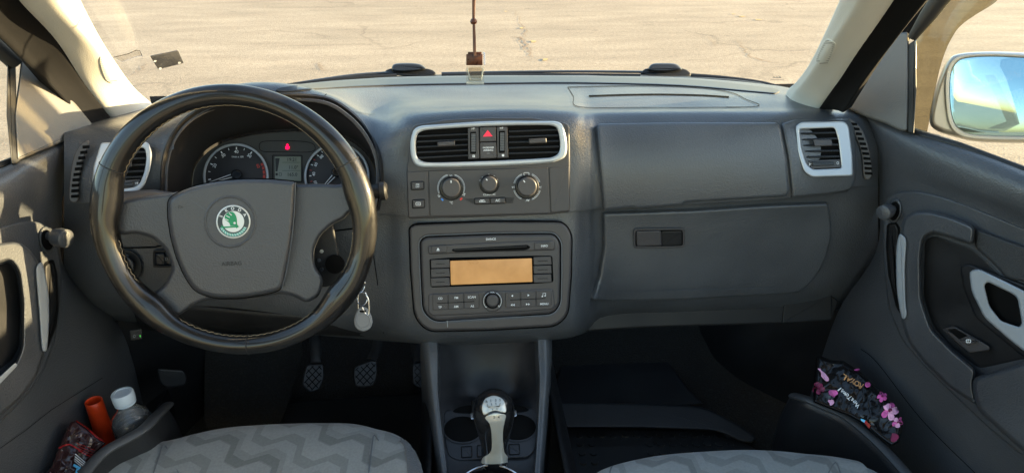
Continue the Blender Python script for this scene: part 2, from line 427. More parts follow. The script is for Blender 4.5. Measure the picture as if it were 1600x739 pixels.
def box_geo(c, ax, ay, az, V, F):
    c = Vector(c); off = len(V)
    for i in (-1, 1):
        for j in (-1, 1):
            for k in (-1, 1): V.append(c+ax*i+ay*j+az*k)
    for f in ((0, 1, 3, 2), (4, 6, 7, 5), (0, 4, 5, 1), (2, 3, 7, 6), (0, 2, 6, 4), (1, 5, 7, 3)): F.append(tuple(off+x for x in f))
def box(name, x0, x1, y0, y1, z0, z1, m, parent=None, label=None):
    V, F = [], []; box_geo(((x0+x1)/2, (y0+y1)/2, (z0+z1)/2), Vector(((x1-x0)/2, 0, 0)), Vector((0, (y1-y0)/2, 0)), Vector((0, 0, (z1-z0)/2)), V, F)
    return obj(name, V, F, m, parent, smooth=False, label=label)
FONT = {}
def glyphs(s):
    if s not in FONT:
        cu = bpy.data.curves.new('t', 'FONT'); cu.body = s; cu.size = 1; cu.align_x = 'CENTER'; cu.align_y = 'CENTER'; cu.offset = .012; cu.resolution_u = 3
        ob = bpy.data.objects.new('t', cu); me = bpy.data.meshes.new_from_object(ob)
        FONT[s] = ([v.co.copy() for v in me.vertices], [tuple(p.vertices) for p in me.polygons])
        bpy.data.objects.remove(ob); bpy.data.meshes.remove(me); bpy.data.curves.remove(cu)
    return FONT[s]
class Marks:
    """printing and thin moulded lines on a surface, gathered into one mesh part"""
    def __init__(s, P, h=.0006, mats=('white',)): s.P = P; s.h = h; s.m = list(mats); s.V = []; s.F = []; s.I = []; s.S = []; s.T = []
    def mi(s, m):
        if m not in s.m: s.m.append(m)
        return s.m.index(m)
    def poly(s, pts, m='white', h=None):
        off = len(s.V); h = s.h if h is None else h
        for p in pts: s.V.append(s.P.at(p[0], p[1], h))
        s.F.append(tuple(range(off, off+len(pts)))); s.I.append(s.mi(m))
    def text(s, t, u, v, size, rot=0, m='white', wide=1.0, h=None):
        s.T.append('text'); f0 = len(s.F); gv, gf = glyphs(t); s.S.append(((f0, f0+len(gf)), (len(s.V), len(s.V)+len(gv)))); off = len(s.V); c, sn = math.cos(R(rot)), math.sin(R(rot)); h = s.h if h is None else h
        for q in gv:
            x, y = q.x*size*1.35*wide, -q.y*size*1.35; s.V.append(s.P.at(u+x*c-y*sn, v+x*sn+y*c, h))
        for f in gf: s.F.append(tuple(off+i for i in f)); s.I.append(s.mi(m))
    def line(s, pts, wd=.8, m='white', h=None):
        pts = [V2(p) for p in pts]; N = len(pts); L_, R_ = [], []
        for i, p in enumerate(pts):
            t = (pts[min(i+1, N-1)]-pts[max(i-1, 0)]).normalized(); n = Vector((-t.y, t.x))*(wd/2); L_.append(p+n); R_.append(p-n)
        f0, v0 = len(s.F), len(s.V)
        for i in range(N-1): s.poly([L_[i], L_[i+1], R_[i+1], R_[i]], m, h)
        s.S.append(((f0, len(s.F)), (v0, len(s.V)))); s.T.append('line')
    def arc(s, cx, cy, r, a0, a1, wd=.8, m='white', n=24, h=None):
        s.line([(cx+r*math.cos(R(a0+(a1-a0)*k/n)), cy-r*math.sin(R(a0+(a1-a0)*k/n))) for k in range(n+1)], wd, m, h)
    def loop(s, poly, wd=.8, m='white', h=None): p = list(poly); s.line(p+[p[0], p[1]], wd, m, h)
    def split(s, name, parent):
        for k, (a, b) in enumerate(s.S): 
            fa, fb = a; va, vb = b
            if fb > fa: obj(name if not k or s.T[k] != 'text' else 'lettering', s.V[va:vb], [tuple(i-va for i in f) for f in s.F[fa:fb]], s.m, parent, smooth=False, mi=s.I[fa:fb])
    def build(s, name, parent, label=None): return obj(name, s.V, s.F, s.m, parent, smooth=False, mi=s.I, label=label)
def struct(o, kind='structure'): o['kind'] = kind; return o

# ================================================================== GROUND
struct(obj('ground', [(-400, -200, 0), (400, -200, 0), (400, 900, 0), (-400, 900, 0)], [(0, 1, 2, 3)], 'ground', smooth=False))
GP = Pl((0, 0, 0), (0, 0, 1))
random.seed(11)
def crackline(pts, wd):
    P = [GP.at(*p) for p in pts]; P = cr(P, 10); V, F = [], []
    for i, p in enumerate(P):
        t = (P[min(i+1, len(P)-1)]-P[max(i-1, 0)]).normalized(); n = Vector((-t.y, t.x, 0)); k = wd*.38*random.uniform(.3, 1.3)*(1-abs(i/len(P)-.5)*1.2)
        j = Vector((random.uniform(-.03, .03), random.uniform(-.03, .03), 0)); V += [p+n*k+j+Vector((0, 0, .004)), p-n*k+j+Vector((0, 0, .004))]
    F = [(2*i, 2*i+1, 2*i+3, 2*i+2) for i in range(len(P)-1)]; return V, F
V, F = [], []
for pts, wd in [([(805, 18), (815, 40), (822, 52), (815, 66), (828, 86)], .02), ([(800, 58), (812, 60), (824, 74), (832, 90)], .025),
                ([(1150, 65), (1165, 78), (1180, 92), (1215, 100)], .02), ([(488, 96), (500, 103), (505, 112)], .02), ([(1105, 58), (1115, 66), (1122, 74)], .012),
                ([(300, 20), (380, 26), (470, 24)], .008), ([(205, 118), (220, 108), (235, 100), (250, 96)], .015), ([(1040, 24), (1120, 28), (1300, 26)], .008)]:
    v, f = crackline(pts, wd); F += [tuple(i+len(V) for i in q) for q in f]; V += v
struct(obj('ground_cracks', V, F, 'crack', smooth=False))
V, F = [], []
for u, v, a, b in [(833, 65, 7, 3), (852, 93, 6, 3), (815, 44, 4, 2), (1160, 26, 8, 1.2), (1185, 31, 8, 1.2), (1146, 22, 4, .8), (790, 18, 3, 1)]:
    off = len(V); n = 14
    for k in range(n):
        t = 2*math.pi*k/n; rr = random.uniform(.6, 1.15); V.append(GP.at(u+a*.7*rr*math.cos(t), v+b*.6*rr*math.sin(t), .006))
    F.append(tuple(range(off, off+n)))
struct(obj('ground_markings', V, F, 'yellow', smooth=False))

# ================================================================== DASHBOARD
dash = thing('dashboard', 'dark grey grained plastic dashboard spanning the car below the windscreen', 'dashboard', (.04, 1.1, .66))
DC = {  # u : (v, Y) for rows A..H
 100: [(200, 1.12), (202, 1.10), (206, 1.06), (214, 1.03), (262, 1.0), (312, .99), (340, .995), (430, 1.02), (470, 1.12)],
 135: [(192, 1.16), (194, 1.13), (198, 1.08), (207, 1.035), (262, .995), (312, .98), (335, .985), (455, 1.01), (492, 1.11)],
 175: [(182, 1.22), (184, 1.16), (190, 1.09), (205, 1.03), (262, .99), (315, .98), (337, .99), (460, 1.0), (500, 1.1)],
 250: [(162, 1.30), (166, 1.2), (178, 1.1), (200, 1.03), (262, .995), (320, .99), (342, 1.0), (475, 1.0), (505, 1.1)],
 340: [(147, 1.34), (141, 1.22), (140, 1.12), (150, 1.03), (250, 1.0), (325, 1.0), (342, 1.01), (480, 1.0), (512, 1.1)],
 430: [(136, 1.38), (132, 1.26), (131, 1.13), (140, 1.03), (240, 1.0), (325, 1.0), (342, 1.01), (485, .99), (518, 1.09)],
 515: [(127, 1.405), (134, 1.27), (145, 1.14), (160, 1.045), (250, .995), (328, .99), (344, 1.0), (495, .99), (525, 1.08)],
 572: [(123, 1.415), (140, 1.27), (168, 1.14), (190, 1.06), (250, 1.0), (330, .99), (345, .995), (500, .98), (530, 1.08)],
 605: [(121, 1.42), (146, 1.26), (176, 1.12), (200, 1.035), (255, .995), (332, .985), (346, .99), (508, .965), (533, 1.07)],
 640: [(120, 1.425), (148, 1.25), (168, 1.10), (190, 1.01), (258, .99), (335, .972), (347, .975), (516, .945), (535, 1.06)],
 700: [(119, 1.43), (148, 1.24), (166, 1.09), (184, 1.005), (258, .985), (337, .968), (346, .97), (520, .93), (536, 1.05)],
 765: [(118, 1.43), (148, 1.24), (165, 1.085), (181, 1.003), (256, .983), (335, .967), (344, .97), (519, .93), (534, 1.05)],
 830: [(118, 1.43), (147, 1.24), (165, 1.09), (180, 1.006), (254, .985), (332, .97), (341, .973), (516, .932), (531, 1.05)],
 893: [(118, 1.42), (146, 1.24), (166, 1.10), (183, 1.015), (252, .99), (328, .975), (338, .978), (508, .945), (526, 1.06)],
 918: [(118, 1.42), (148, 1.23), (170, 1.11), (186, 1.035), (252, 1.0), (326, .99), (334, 1.0), (490, .98), (518, 1.08)],
 950: [(119, 1.42), (148, 1.22), (170, 1.11), (184, 1.05), (250, 1.01), (322, 1.0), (330, 1.02), (466, 1.02), (505, 1.1)],
 1080: [(122, 1.41), (148, 1.21), (169, 1.11), (182, 1.05), (248, 1.01), (317, 1.0), (327, 1.02), (463, 1.03), (500, 1.1)],
 1225: [(136, 1.36), (150, 1.21), (168, 1.11), (182, 1.05), (240, 1.015), (308, 1.0), (318, 1.02), (457, 1.04), (500, 1.1)],
 1290: [(158, 1.25), (160, 1.19), (169, 1.11), (183, 1.055), (235, 1.02), (300, 1.005), (312, 1.02), (440, 1.04), (490, 1.1)],
 1335: [(166, 1.18), (168, 1.15), (175, 1.10), (187, 1.06), (232, 1.03), (288, 1.01), (305, 1.02), (425, 1.05), (470, 1.12)],
 1372: [(172, 1.14), (176, 1.12), (184, 1.09), (198, 1.07), (235, 1.04), (285, 1.03), (305, 1.03), (400, 1.06), (440, 1.14)],
}
us = sorted(DC)
rows = [[PY(u, *DC[u][k]) for u in us] for k in range(9)]
DV, DF = grid(rows, 8, 14)
DASH = Surf(DV, DF)
hoodO = clean(cr([(258, 330), (255, 290), (258, 250), (272, 212), (300, 182), (345, 163), (430, 152), (505, 156), (548, 180), (578, 215), (592, 250), (594, 290), (588, 330)], 6))
def px(p):
    q = ROT.transposed() @ (p-CAM); return Vector((800+FPX*q.x/-q.z, 369.5-FPX*q.y/-q.z))
hood_in = inset(hoodO, 3)
ventL = rpoly([(162, 222), (232, 222), (238, 250), (225, 292), (212, 302), (148, 314)], 5)
cut = [hood_in, rect(652, 203, 874, 248, 5)]
DF2 = []
for f in DF:
    c = px(sum((DV[i] for i in f), Vector())/4)
    if any(inside(c, q) for q in cut): continue
    DF2.append(f)
o = obj('dash_shell', DV, DF2, 'dash', dash, ang=180); 
# dark defroster strip along the glass
slab('defroster_strip', clean(cr([(440, 138), (520, 130), (640, 123.5), (765, 121.5), (900, 121.5), (1080, 126), (1180, 136), (1215, 141), (1212, 147), (1180, 145), (1060, 135), (900, 131), (765, 132), (640, 134), (520, 138.5), (442, 145)], 4, True)), DASH, 0, .003, 'slat', dash, r=1, step=9)
mk = Marks(DASH, .0012, ('groove', 'edge'))
mk.line(cr([(887, 137), (896, 152), (905, 168), (1000, 169), (1090, 169), (1183, 167), (1165, 156), (1140, 145), (1090, 138), (1000, 135), (887, 137)], 6), .8, 'groove')
mk.line(cr([(920, 151), (980, 149), (1040, 148.5), (1100, 150), (1139, 152.5)], 6), 2.0, 'groove')
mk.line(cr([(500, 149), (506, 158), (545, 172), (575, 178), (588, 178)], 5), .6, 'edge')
mk.line(cr([(496, 160), (510, 148)], 3), 1.0, 'groove')
mk.text('AIRBAG', 1146, 166.8, 2.6, 0, 'edge', 1.9)
mk.split('seam_line', dash)

# upper glovebox lid, side panel, lower glovebox
glove = slab('upper_glovebox_lid', rpoly([(929, 195), (1060, 193), (1216, 193), (1226, 245), (1232, 299), (1225, 306), (1068, 315), (1064, 319), (994, 324), (988, 322), (942, 327), (936, 262)], [9, 0, 10, 0, 5, 5, 3, 3, 3, 3, 5, 0]), DASH, -.004, .010, 'dash', dash, r=5, rh=.006, n=4, step=12)
slab('vent_side_panel', rpoly([(1220, 194), (1241, 188), (1333, 187), (1337, 240), (1335, 285), (1325, 299), (1290, 303), (1236, 308), (1236, 298), (1230, 245)], [4, 4, 10, 0, 12, 12, 0, 3, 0, 0]), DASH, -.004, .006, 'dash', dash, r=4, rh=.005, n=4, step=10)
low = slab('lower_glovebox_door', rpoly([(941, 331), (1080, 326), (1200, 318), (1292, 315), (1298, 365), (1285, 410), (1268, 436), (1246, 455), (1080, 464), (922, 468), (934, 430), (942, 380)], [5, 0, 0, 5, 15, 20, 20, 12, 0, 5, 10, 0]), DASH, -.004, .011, 'dash', dash, r=4, rh=.005, n=4, step=12)
LG = plane3(PY(941, 331, 1.005), PY(1292, 315, 1.005), PY(1080, 464, 1.012))
mkg = Marks(DASH, .0125, ('edge',)); mkg.line(cr([(955, 452), (1080, 448), (1220, 444)], 8), .7, 'edge'); mkg.build('moulded_line', low)
HP = Pl(DASH.at(1030, 372, .0115), LG.n)
frame('handle_bezel', rect(990, 357, 1070, 388, 6, .02), rect(993, 360, 1067, 385, 5, .02), HP, -.002, .003, 'soft', low, r=1)
slab('handle_recess', rect(992, 359, 1068, 386, 5, .02), HP, -.001, .0006, 'void', low, r=.5)
slab('handle_back', rect(1033, 361, 1066, 384, 4, .02), HP, 0, .0012, 'dark', low, r=3, rh=.0009)
slab('handle', rpoly([(994, 361), (1033, 360), (1034, 384), (995, 385.5)], 3), HP, 0, .006, 'soft', low, r=2, rh=.003)
slab('under_tray', rpoly([(918, 470), (1245, 462), (1290, 455), (1310, 470), (1300, 500), (1222, 505), (1000, 512), (914, 518)], 4), Pl(PY(1080, 480, 1.06), (0, -1, .35)), -.03, 0, 'dark', dash, r=3, step=30)
slab('under_tray_cap', rpoly([(1226, 464), (1300, 459), (1300, 500), (1222, 505)], 3), Pl(PY(1080, 480, 1.06), (0, -1, .35)), -.03, .004, 'dark', dash, r=2)

# ---- round-edged right and left door vents
def side_vent(P, outer, inner, slats, tab, thumb, knobc, dx):
    v = slab('air_vent', inset(clean(outer), 2), P, -.002, .0015, 'void', dash, r=.5)
    frame('vent_frame', outer, inner, P, .0, .009, 'silver', v, r=2.2, hin=0, rh=.003)
    for a, b in slats:
        slab('vent_slat', rpoly([(a[0], a[1]), (b[0], b[1]), (b[0], b[1]+3.4), (a[0], a[1]+3.4)], .8), P, .002, .0065, 'slat', v, r=1.2, rh=.002)
    slab('vent_tab', rpoly(tab, 1.5), P, .004, .012, 'soft', v, r=1.2, rh=.002)
    slab('vent_base', rpoly(thumb, 1.5), P, .001, .006, 'soft', v, r=1)
    slab('thumbwheel', rpoly(knobc, 1.2), P, .004, .009, 'slat', v, r=1, rh=.002)
    return v
VR = Pl(DASH.at(1287, 232, .006), Vector((-.12, -1, .42)))
vr = side_vent(VR, rpoly([(1243, 197), (1252, 191), (1320, 190), (1326, 198), (1332, 245), (1333, 275), (1268, 277), (1256, 268), (1247, 240)], [4, 5, 5, 6, 0, 4, 6, 6, 8]),
      rpoly([(1249, 202), (1304, 200), (1310, 220), (1315, 263), (1270, 265), (1260, 257), (1252, 232)], [3, 4, 5, 4, 5, 5, 8]),
      [((1251, 208-.5), (1306, 206)), ((1252, 217), (1309, 215)), ((1253, 226), (1311, 224.5)), ((1256, 235), (1312, 234)), ((1260, 244), (1313, 243))],
      [(1270, 218), (1299, 218), (1301, 228), (1273, 229)], [(1263, 251), (1314, 249), (1315, 262), (1268, 264)], [(1269, 253), (1303, 252.5), (1303, 258.5), (1270, 260)], 0)
mk = Marks(VR, .0066); mk.text('Y', 1265, 257.5, 4, 20, wide=1.3); mk.loop(ell(1309, 255, 1.6, 2.0, 10), .6); mk.build('lettering', vr)
VL = Pl(DASH.at(195, 260, .006), Vector((.1, -1, .42)))
vl = side_vent(VL, rpoly([(158, 223), (232, 222), (238, 238), (236, 262), (226, 290), (216, 300), (142, 314), (146, 260)], [4, 6, 8, 8, 10, 6, 4, 6]),
      rpoly([(171, 232), (226, 231), (229, 245), (226, 268), (218, 288), (208, 293), (160, 298), (163, 262)], [3, 5, 6, 8, 6, 5, 3, 8]),
      [((170, 238), (228, 236)), ((168, 248), (228, 246)), ((166, 258), (227, 256)), ((165, 268), (225, 266)), ((163, 277), (222, 275))],
      [(180, 252), (206, 251), (206, 261), (179, 262)], [(162, 284), (220, 280), (214, 292), (160, 297)], [(182, 286), (208, 284), (207, 291), (181, 292.5)], 0)
mk = Marks(VL, .0066); mk.text('YF', 213.5, 287, 3.6, -8); mk.build('lettering', vl)
# slotted side demister grilles
def demist(P, quads):
    g = slab('demister_grille', clean(cr(quads, 4, True)), P, -.001, .002, 'soft', dash, r=2, rh=.0015); return g
GR = Pl(DASH.at(1346, 232, .004), Vector((-.35, -1, .3)))
g = demist(GR, [(1325, 187), (1335, 189), (1349, 205), (1359, 235), (1363, 275), (1350, 278), (1346, 240), (1336, 212)])
for k in range(11):
    t = k/10; vv = 194+t*77; xl = 1330+ (1-(1-t)**1.8)*21; xr = xl+9+t*3
    slab('grille_slot', rpoly([(xl, vv-2.5), (xr, vv-1.5), (xr+.5, vv+2.4), (xl+.5, vv+2)], .6), GR, .001, .0026, 'void', g, r=.3)
GL = Pl(DASH.at(125, 268, .004), Vector((.35, -1, .3)))
g = demist(GL, [(140, 222), (127, 224), (115, 245), (109, 280), (108, 313), (122, 314), (124, 285), (130, 250)])
for k in range(10):
    t = k/9; vv = 230+t*77; xl = 129-(1-(1-t)**1.9)*18; xr = xl+11+t*1.5
    slab('grille_slot', rpoly([(xl, vv-2.2), (xr, vv-3.0), (xr, vv+1.8), (xl, vv+2.6)], .6), GL, .001, .0026, 'void', g, r=.3)

# ---- centre stack : vents
CS = plane3(PY(641, 232, .982), PY(885, 222, .982), PY(766, 330, .960))
SK = .038
cs = slab('centre_panel', rpoly([(643, 196), (700, 187), (766, 184), (830, 184), (890, 193), (891, 260), (890, 331), (860, 335), (638, 342), (635, 270)], [10, 0, 0, 0, 10, 0, 5, 0, 5, 0]), CS, -.006, .004, 'soft', dash, r=3, rh=.003, n=4)
cutv = slab('vent_cavity', rect(648, 197, 879, 253, 12, SK), CS, .003, .0046, 'void', cs, r=.4)
vent_outer = clean(cr([(641, 231), (643, 212), (652, 199), (680, 195), (766, 189.5), (850, 189.5), (872, 191), (881, 200), (886, 225), (884, 243), (873, 251), (850, 255.5), (766, 260), (680, 262), (654, 260.5), (644, 250)], 5, True))
vent_inner = clean(cr([(650, 231), (651, 215), (658, 206), (680, 202.5), (766, 197.5), (845, 196), (866, 198), (872, 206), (875, 225), (873, 238), (864, 245), (845, 247.5), (766, 251.5), (680, 254), (660, 252), (652, 245)], 5, True))
frame('vent_frame', vent_outer, vent_inner, CS, .004, .0125, 'silver', cs, r=3.0, N=160, rh=.004)
def zz(name, pts, h0, h1, m, r=1.2, rh=None, par=cs, rr=1.2): return slab(name, rpoly(pts, rr), CS, h0, h1, m, par, r=r, rh=rh)
for k in range(5):
    a = 212+k*8.4; s = [0, .5, 1, 1.4, 1.8][k]
    zz('vent_slat', [(651.5, a), (731, a-3.5-k*.15), (731, a-.6-k*.15), (651.5, a+3.0)], .005, .0088, 'slat', rh=.002)
for k in range(5):
    a = 204.2+k*8.6
    zz('vent_slat', [(795, a), (872+k*.4, a-2.5+k*.1), (872+k*.4, a+.5+k*.1), (795, a+3.0)], .005, .0088, 'slat', rh=.002)
zz('vent_tab', [(683, 222), (711, 220), (711.5, 228), (683.5, 229.5)], .007, .014, 'soft', r=1.6, rh=.003, rr=2)
zz('vent_tab', [(826, 217), (854, 215.5), (854.5, 223.5), (826.5, 225)], .007, .014, 'soft', r=1.6, rh=.003, rr=2)
zz('vent_wheel_panel', [(731, 200), (748.5, 199), (749, 248), (731.5, 248.8)], .004, .0085, 'soft')
zz('vent_wheel_panel', [(776, 198.5), (793, 198), (794.5, 246.5), (777, 247.3)], .004, .0085, 'soft')
zz('hazard_button', [(749.6, 199), (775, 198.3), (775.2, 221), (749.8, 222)], .004, .0098, 'soft', rh=.001)
zz('airbag_indicator', [(749.8, 223), (775.4, 222), (776, 247), (750.5, 248)], .004, .0088, 'soft', rh=.0007)
for x, y in ((739.5, 223.5), (784.5, 222)):
    zz('wheel_slot', [(x-5, y-17), (x+4.5, y-17.5), (x+4.5, y+17), (x-5, y+17.5)], .008, .0088, 'void', r=.3)
    V, F = [], []
    for k in range(11):      # ribbed thumb wheel
        q0 = y-14.5+k*2.6
        off = len(V); hh = .0095+.0022*math.sin(math.pi*(k+.5)/11)
        for (du, dv, h) in ((-3, 0, .008), (3.6, 0, .008), (3.6, 2.1, .008), (-3, 2.1, .008), (-3, 0, hh), (3.6, 0, hh), (3.6, 2.1, hh), (-3, 2.1, hh)): V.append(CS.at(x+du, q0+dv, h))
        for f in ((0, 1, 5, 4), (1, 2, 6, 5), (2, 3, 7, 6), (3, 0, 4, 7), (4, 5, 6, 7)): F.append(tuple(off+i for i in f))
    obj('thumbwheel', V, F, 'dash', cs, smooth=False)
mk = Marks(CS, .0102)
tri = [(762, 203.5), (769.8, 213.3), (754.4, 213.8)]
mk.poly(tri, 'hazard')
mk.h = .0092
mk.text('PASSENGER', 763, 231, 2.6, -2, 'white', .95); mk.text('AIRBAG', 763, 235, 3, -2, 'white', 1.1); mk.text('OFF', 763, 240, 2.0, -2, 'dim')
mk.text('>F', 739, 201.6, 3.4, -4, 'white', 1.2); mk.text('>F', 783.5, 200.6, 3.4, -4, 'white', 1.2)
mk.poly(rect(738.3, 242.5, 742, 246, .6), 'white'); mk.poly(ell(786, 243, 2, 2, 12), 'white'); mk.poly(rect(739.4, 243.6, 740.9, 245, .1), 'dial', .0095)
mk.build('lettering', cs)
# ---- climate controls
cl = slab('climate_panel', rpoly([(669.5, 267), (856.5, 262), (860, 333), (672.5, 338)], 1.5), CS, .003, .0062, 'soft', dash, r=1, rh=.001)
sb_ = slab('side_switch_panel', rpoly([(636, 269), (668.3, 267.3), (671, 338), (638.5, 340)], 1.5), CS, .003, .0062, 'soft', dash, r=1, rh=.001)
slab('blank_panel', rpoly([(858, 262), (889.5, 260.5), (889.5, 329), (861.3, 332)], 1.5), CS, .003, .0062, 'soft', dash, r=1, rh=.001)
def knob(x, y, r, rs, idx, par):
    slab('knob_base', ell(x, y+1.5, rs, rs), CS, .005, .0085, 'dark', par, r=1.5, rh=.0015)
    kb = slab('knob', ell(x+.3, y+.8, r*1.05, r*1.05), CS, .008, .024, 'soft', par, r=2.6, rh=.003, n=5)
    frame('knob_ring', ell(x+.3, y+.8, r*1.2), ell(x+.3, y+.8, r*1.04), CS, .008, .011, 'gloss', par, r=.7, N=48)
    m_ = Marks(CS, .0247); a = R(idx); m_.line([(x+.2+math.sin(a)*r*.42, y-math.cos(a)*r*.42-1), (x+.2+math.sin(a)*r*.68, y-math.cos(a)*r*.68-1)], 1.5); m_.build('pointer', kb)
knob(705, 293, 14.5, 19, -3, cl); knob(764.5, 287, 12, 15.5, -40, cl); knob(823.5, 291, 14.5, 19, -35, cl)
mk = Marks(CS, .0068)
for a0, a1 in ((105, 205), (-22, 75)):
    mk.arc(705, 293.5, 21.2, a0, a1, .55); mk.arc(705, 293.5, 18.8+1, a0, a1, .4)
mk.text('22', 704.5, 275.5, 3.6, 0); mk.text('18', 685.5, 306, 3.6, 50); mk.text('26', 725, 304, 3.6, -60)
mk.line([(689.5, 310.5), (692.5, 313.5)], 2.6, 'bluemark'); mk.line([(719, 312.5), (722, 309.5)], 2.6, 'red'); mk.text('°C', 705, 317, 3.8)
for k, (x, y) in enumerate(((750.5, 282.5), (753.5, 277.5), (764, 273.8), (772.5, 276), (777.5, 282))): mk.text(['0', '1', '2', '3', '4'][k], x, y, 3.0)
mk.text('CLIMATIC', 764.5, 304.2, 3.1, -2, 'white', 1.05)
for a0, a1 in ((20, 68), (112, 165), (-68, -15), (195, 245)): mk.arc(823.5, 292, 21.4, a0, a1, .55); mk.arc(823.5, 292, 19.8, a0, a1, .4)
mk.loop(rect(818.6, 270, 826.5, 274, 1), .7); mk.line([(820, 275.5), (825.5, 275.5)], .8)
mk.text('>!', 802, 293, 4.2, -8); mk.text('>!', 843.5, 293, 4.2, 6); mk.text('.W', 824, 313.3, 4, 0)
for k in range(6):
    w_ = 14-k*1.3
    mk.line([(740-w_+k*1.5, 311.5+k*1.6), (740, 311.2+k*1.6)], .5, 'groove'); mk.line([(791, 309.3+k*1.6), (791+w_-2+k, 309+k*1.6)], .5, 'groove')
mk.build('lettering', cl)
for pts, par, t in (([(741.5, 310.5), (765, 309.7), (765.3, 318.3), (741.8, 319)], cl, '~'), ([(766, 309.6), (789.5, 308.8), (789.8, 317.4), (766.3, 318.2)], cl, 'AC'),
                 ([(642.5, 284.5), (662, 284), (662, 295.5), (643, 296.5)], sb_, 'AS'), ([(644.5, 313), (663, 312), (663.3, 324), (645, 325.3)], sb_, 'W')):
    cx = sum(p[0] for p in pts)/4; cy = sum(p[1] for p in pts)/4
    frame('button_surround', inset(clean(rpoly(pts, 1.5)), -1), inset(clean(rpoly(pts, 1.5)), -.1), CS, .005, .0068, 'void', par, r=.2, N=40)
    b = slab('button', rpoly(pts, 1.5), CS, .005, .0088, 'soft', par, r=1.3, rh=.0014)
    m_ = Marks(CS, .0092)
    if t == '~': m_.line([(749, 315), (750.5, 313), (756, 312.6), (758.5, 315.2), (749, 315.6)], .9); m_.line([(755, 314.2), (751.5, 314.2)], .8)
    elif t == 'AS': m_.text('ASR', cx, cy-1.6, 2.6); m_.text('OFF', cx, cy+2, 2.6)
    elif t == 'W': m_.loop(rect(cx-4, cy-2.2, cx+3, cy+2.2, 1), .8); m_.line([(cx-2, cy), (cx+1.5, cy)], .8)
    else: m_.text(t, cx, cy, 4, -1)
    m_.build('lettering', b)

# ---- radio
RP = plane3(PY(645, 352, .966), PY(885, 348, .966), PY(766, 516, .925))
bez_o = rpoly([(640, 356), (648, 351), (760, 346.5), (880, 347), (893, 365), (892, 430), (887, 492), (868, 509), (760, 515), (668, 517), (648, 495), (642, 420)], [10, 8, 0, 12, 14, 0, 22, 14, 0, 18, 18, 0])
bez_i = rpoly([(655, 377), (664, 369), (766, 365), (866, 364), (877, 378), (877, 430), (876, 476), (864, 491), (766, 497), (678, 503), (660, 487), (657, 430)], [7, 7, 0, 9, 9, 0, 12, 10, 0, 13, 13, 0])
rad = slab('radio', inset(clean(bez_o), -2), RP, -.004, .0015, 'groove', dash, r=.5)
frame('radio_surround', bez_o, bez_i, RP, .0, .0065, 'soft', rad, r=3.5, N=160, rh=.0035)
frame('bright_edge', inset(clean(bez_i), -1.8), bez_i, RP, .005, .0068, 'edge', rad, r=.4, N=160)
fp_o = inset(clean(bez_i), 1.6)
slab('faceplate', fp_o, RP, .0, .007, 'soft', rad, r=5, rh=.004, n=4)
# CD strip
slab('cd_strip', rpoly([(668, 383.5), (760, 379), (866, 375), (868, 391), (760, 394), (669, 398)], [5, 0, 5, 5, 0, 5]), RP, .006, .0088, 'soft', rad, r=2.5, rh=.0022)
slab('cd_slot', rpoly([(707, 389), (824, 382.5), (829, 386), (826, 389), (820, 391), (712, 394), (706, 392)], 1.5), RP, .008, .0092, 'void', rad, r=.3)
slab('slot_lip', rpoly([(709, 389.8), (823, 384.2), (823, 386), (709, 391.7)], .6), RP, .009, .0105, 'dark', rad, r=.4)
def rbtn(name, pts, h=.0108, m='soft'): return slab(name, rpoly(pts, 1.3), RP, .0085, h, m, rad, r=.9, rh=.0009)
rbtn('button', [(674, 384.5), (698, 383.4), (698, 394.2), (674.5, 395.3)]); rbtn('button', [(835, 379.5), (859, 378.4), (859.4, 389.3), (835.4, 390.2)])
# display
slab('display_surround', rpoly([(671, 405), (701, 402.5), (832, 399.5), (863, 399.5), (865, 441), (832, 443.5), (705, 448), (673, 449)], [3, 0, 0, 4, 5, 0, 0, 4]), RP, .006, .0078, 'groove', rad, r=.6)
slab('display', rpoly([(703.5, 407.5), (831, 403.5), (832, 440.2), (704.5, 445)], 1), RP, .007, .0086, 'amber', rad, r=.4)
for k in range(3):
    y = 406+k*14.2; rbtn('button', [(673, y), (702, y-1), (703.2, y+12), (673.6, y+13.2)], .0105)
    y = 401.6+k*13.7; rbtn('button', [(833.5, y), (861, y-1), (862, y+11.8), (834, y+12.6)], .0105)
# lower strip and its buttons
slab('button_strip', rpoly([(669, 459), (745, 455), (800, 453.5), (864, 450), (868, 478), (862, 484), (800, 488), (740, 491), (676, 494), (669, 488)], [5, 0, 0, 5, 4, 8, 0, 0, 8, 5]), RP, .006, .0085, 'soft', rad, r=2.5, rh=.002)
for k in range(3):
    x = 676+k*24.5; y = 460-k*1.0; rbtn('button', [(x, y), (x+23.6, y-.9), (x+23.8, y+23.5), (x+.3, y+24.4)], .0098)
    x = 789.5+k*24.3; y = 457-k*1.3; rbtn('button', [(x, y), (x+23.3, y-.9), (x+23.5, y+23.2), (x+.3, y+24)], .0098)
slab('knob_base', ell(769.5, 470.5, 16.3, 16.5), RP, .0085, .0112, 'soft', rad, r=2, rh=.002)
slab('knob_groove', ell(769.5, 470.3, 12, 12), RP, .0108, .0116, 'void', rad, r=.3)
kb = slab('volume_knob', ell(769.7, 469.8, 10, 10), RP, .010, .0235, 'soft', rad, r=3.2, rh=.003, n=5)
mk = Marks(RP, .0119)
mk.arc(769.5, 470.3, 14, 115, 225, .6); mk.arc(769.5, 470.3, 14, -45, 65, .6); mk.text('VOL', 769.5, 456.7, 2.6); mk.text('-', 760, 479, 4); mk.text('+', 779.3, 478, 4)
mk.h = .0103
for t, x, y, s in (('CD', 688, 466.3, 3.6), ('FM', 713, 465.3, 3.6), ('SCAN', 737.2, 464.2, 3.6), ('TP', 687.5, 480, 3.6), ('AM', 712.8, 479, 3.6), ('AS', 738, 478.3, 3.6), ('MENU', 850.3, 474.8, 3.5)): mk.text(t, x, y, s, -2)
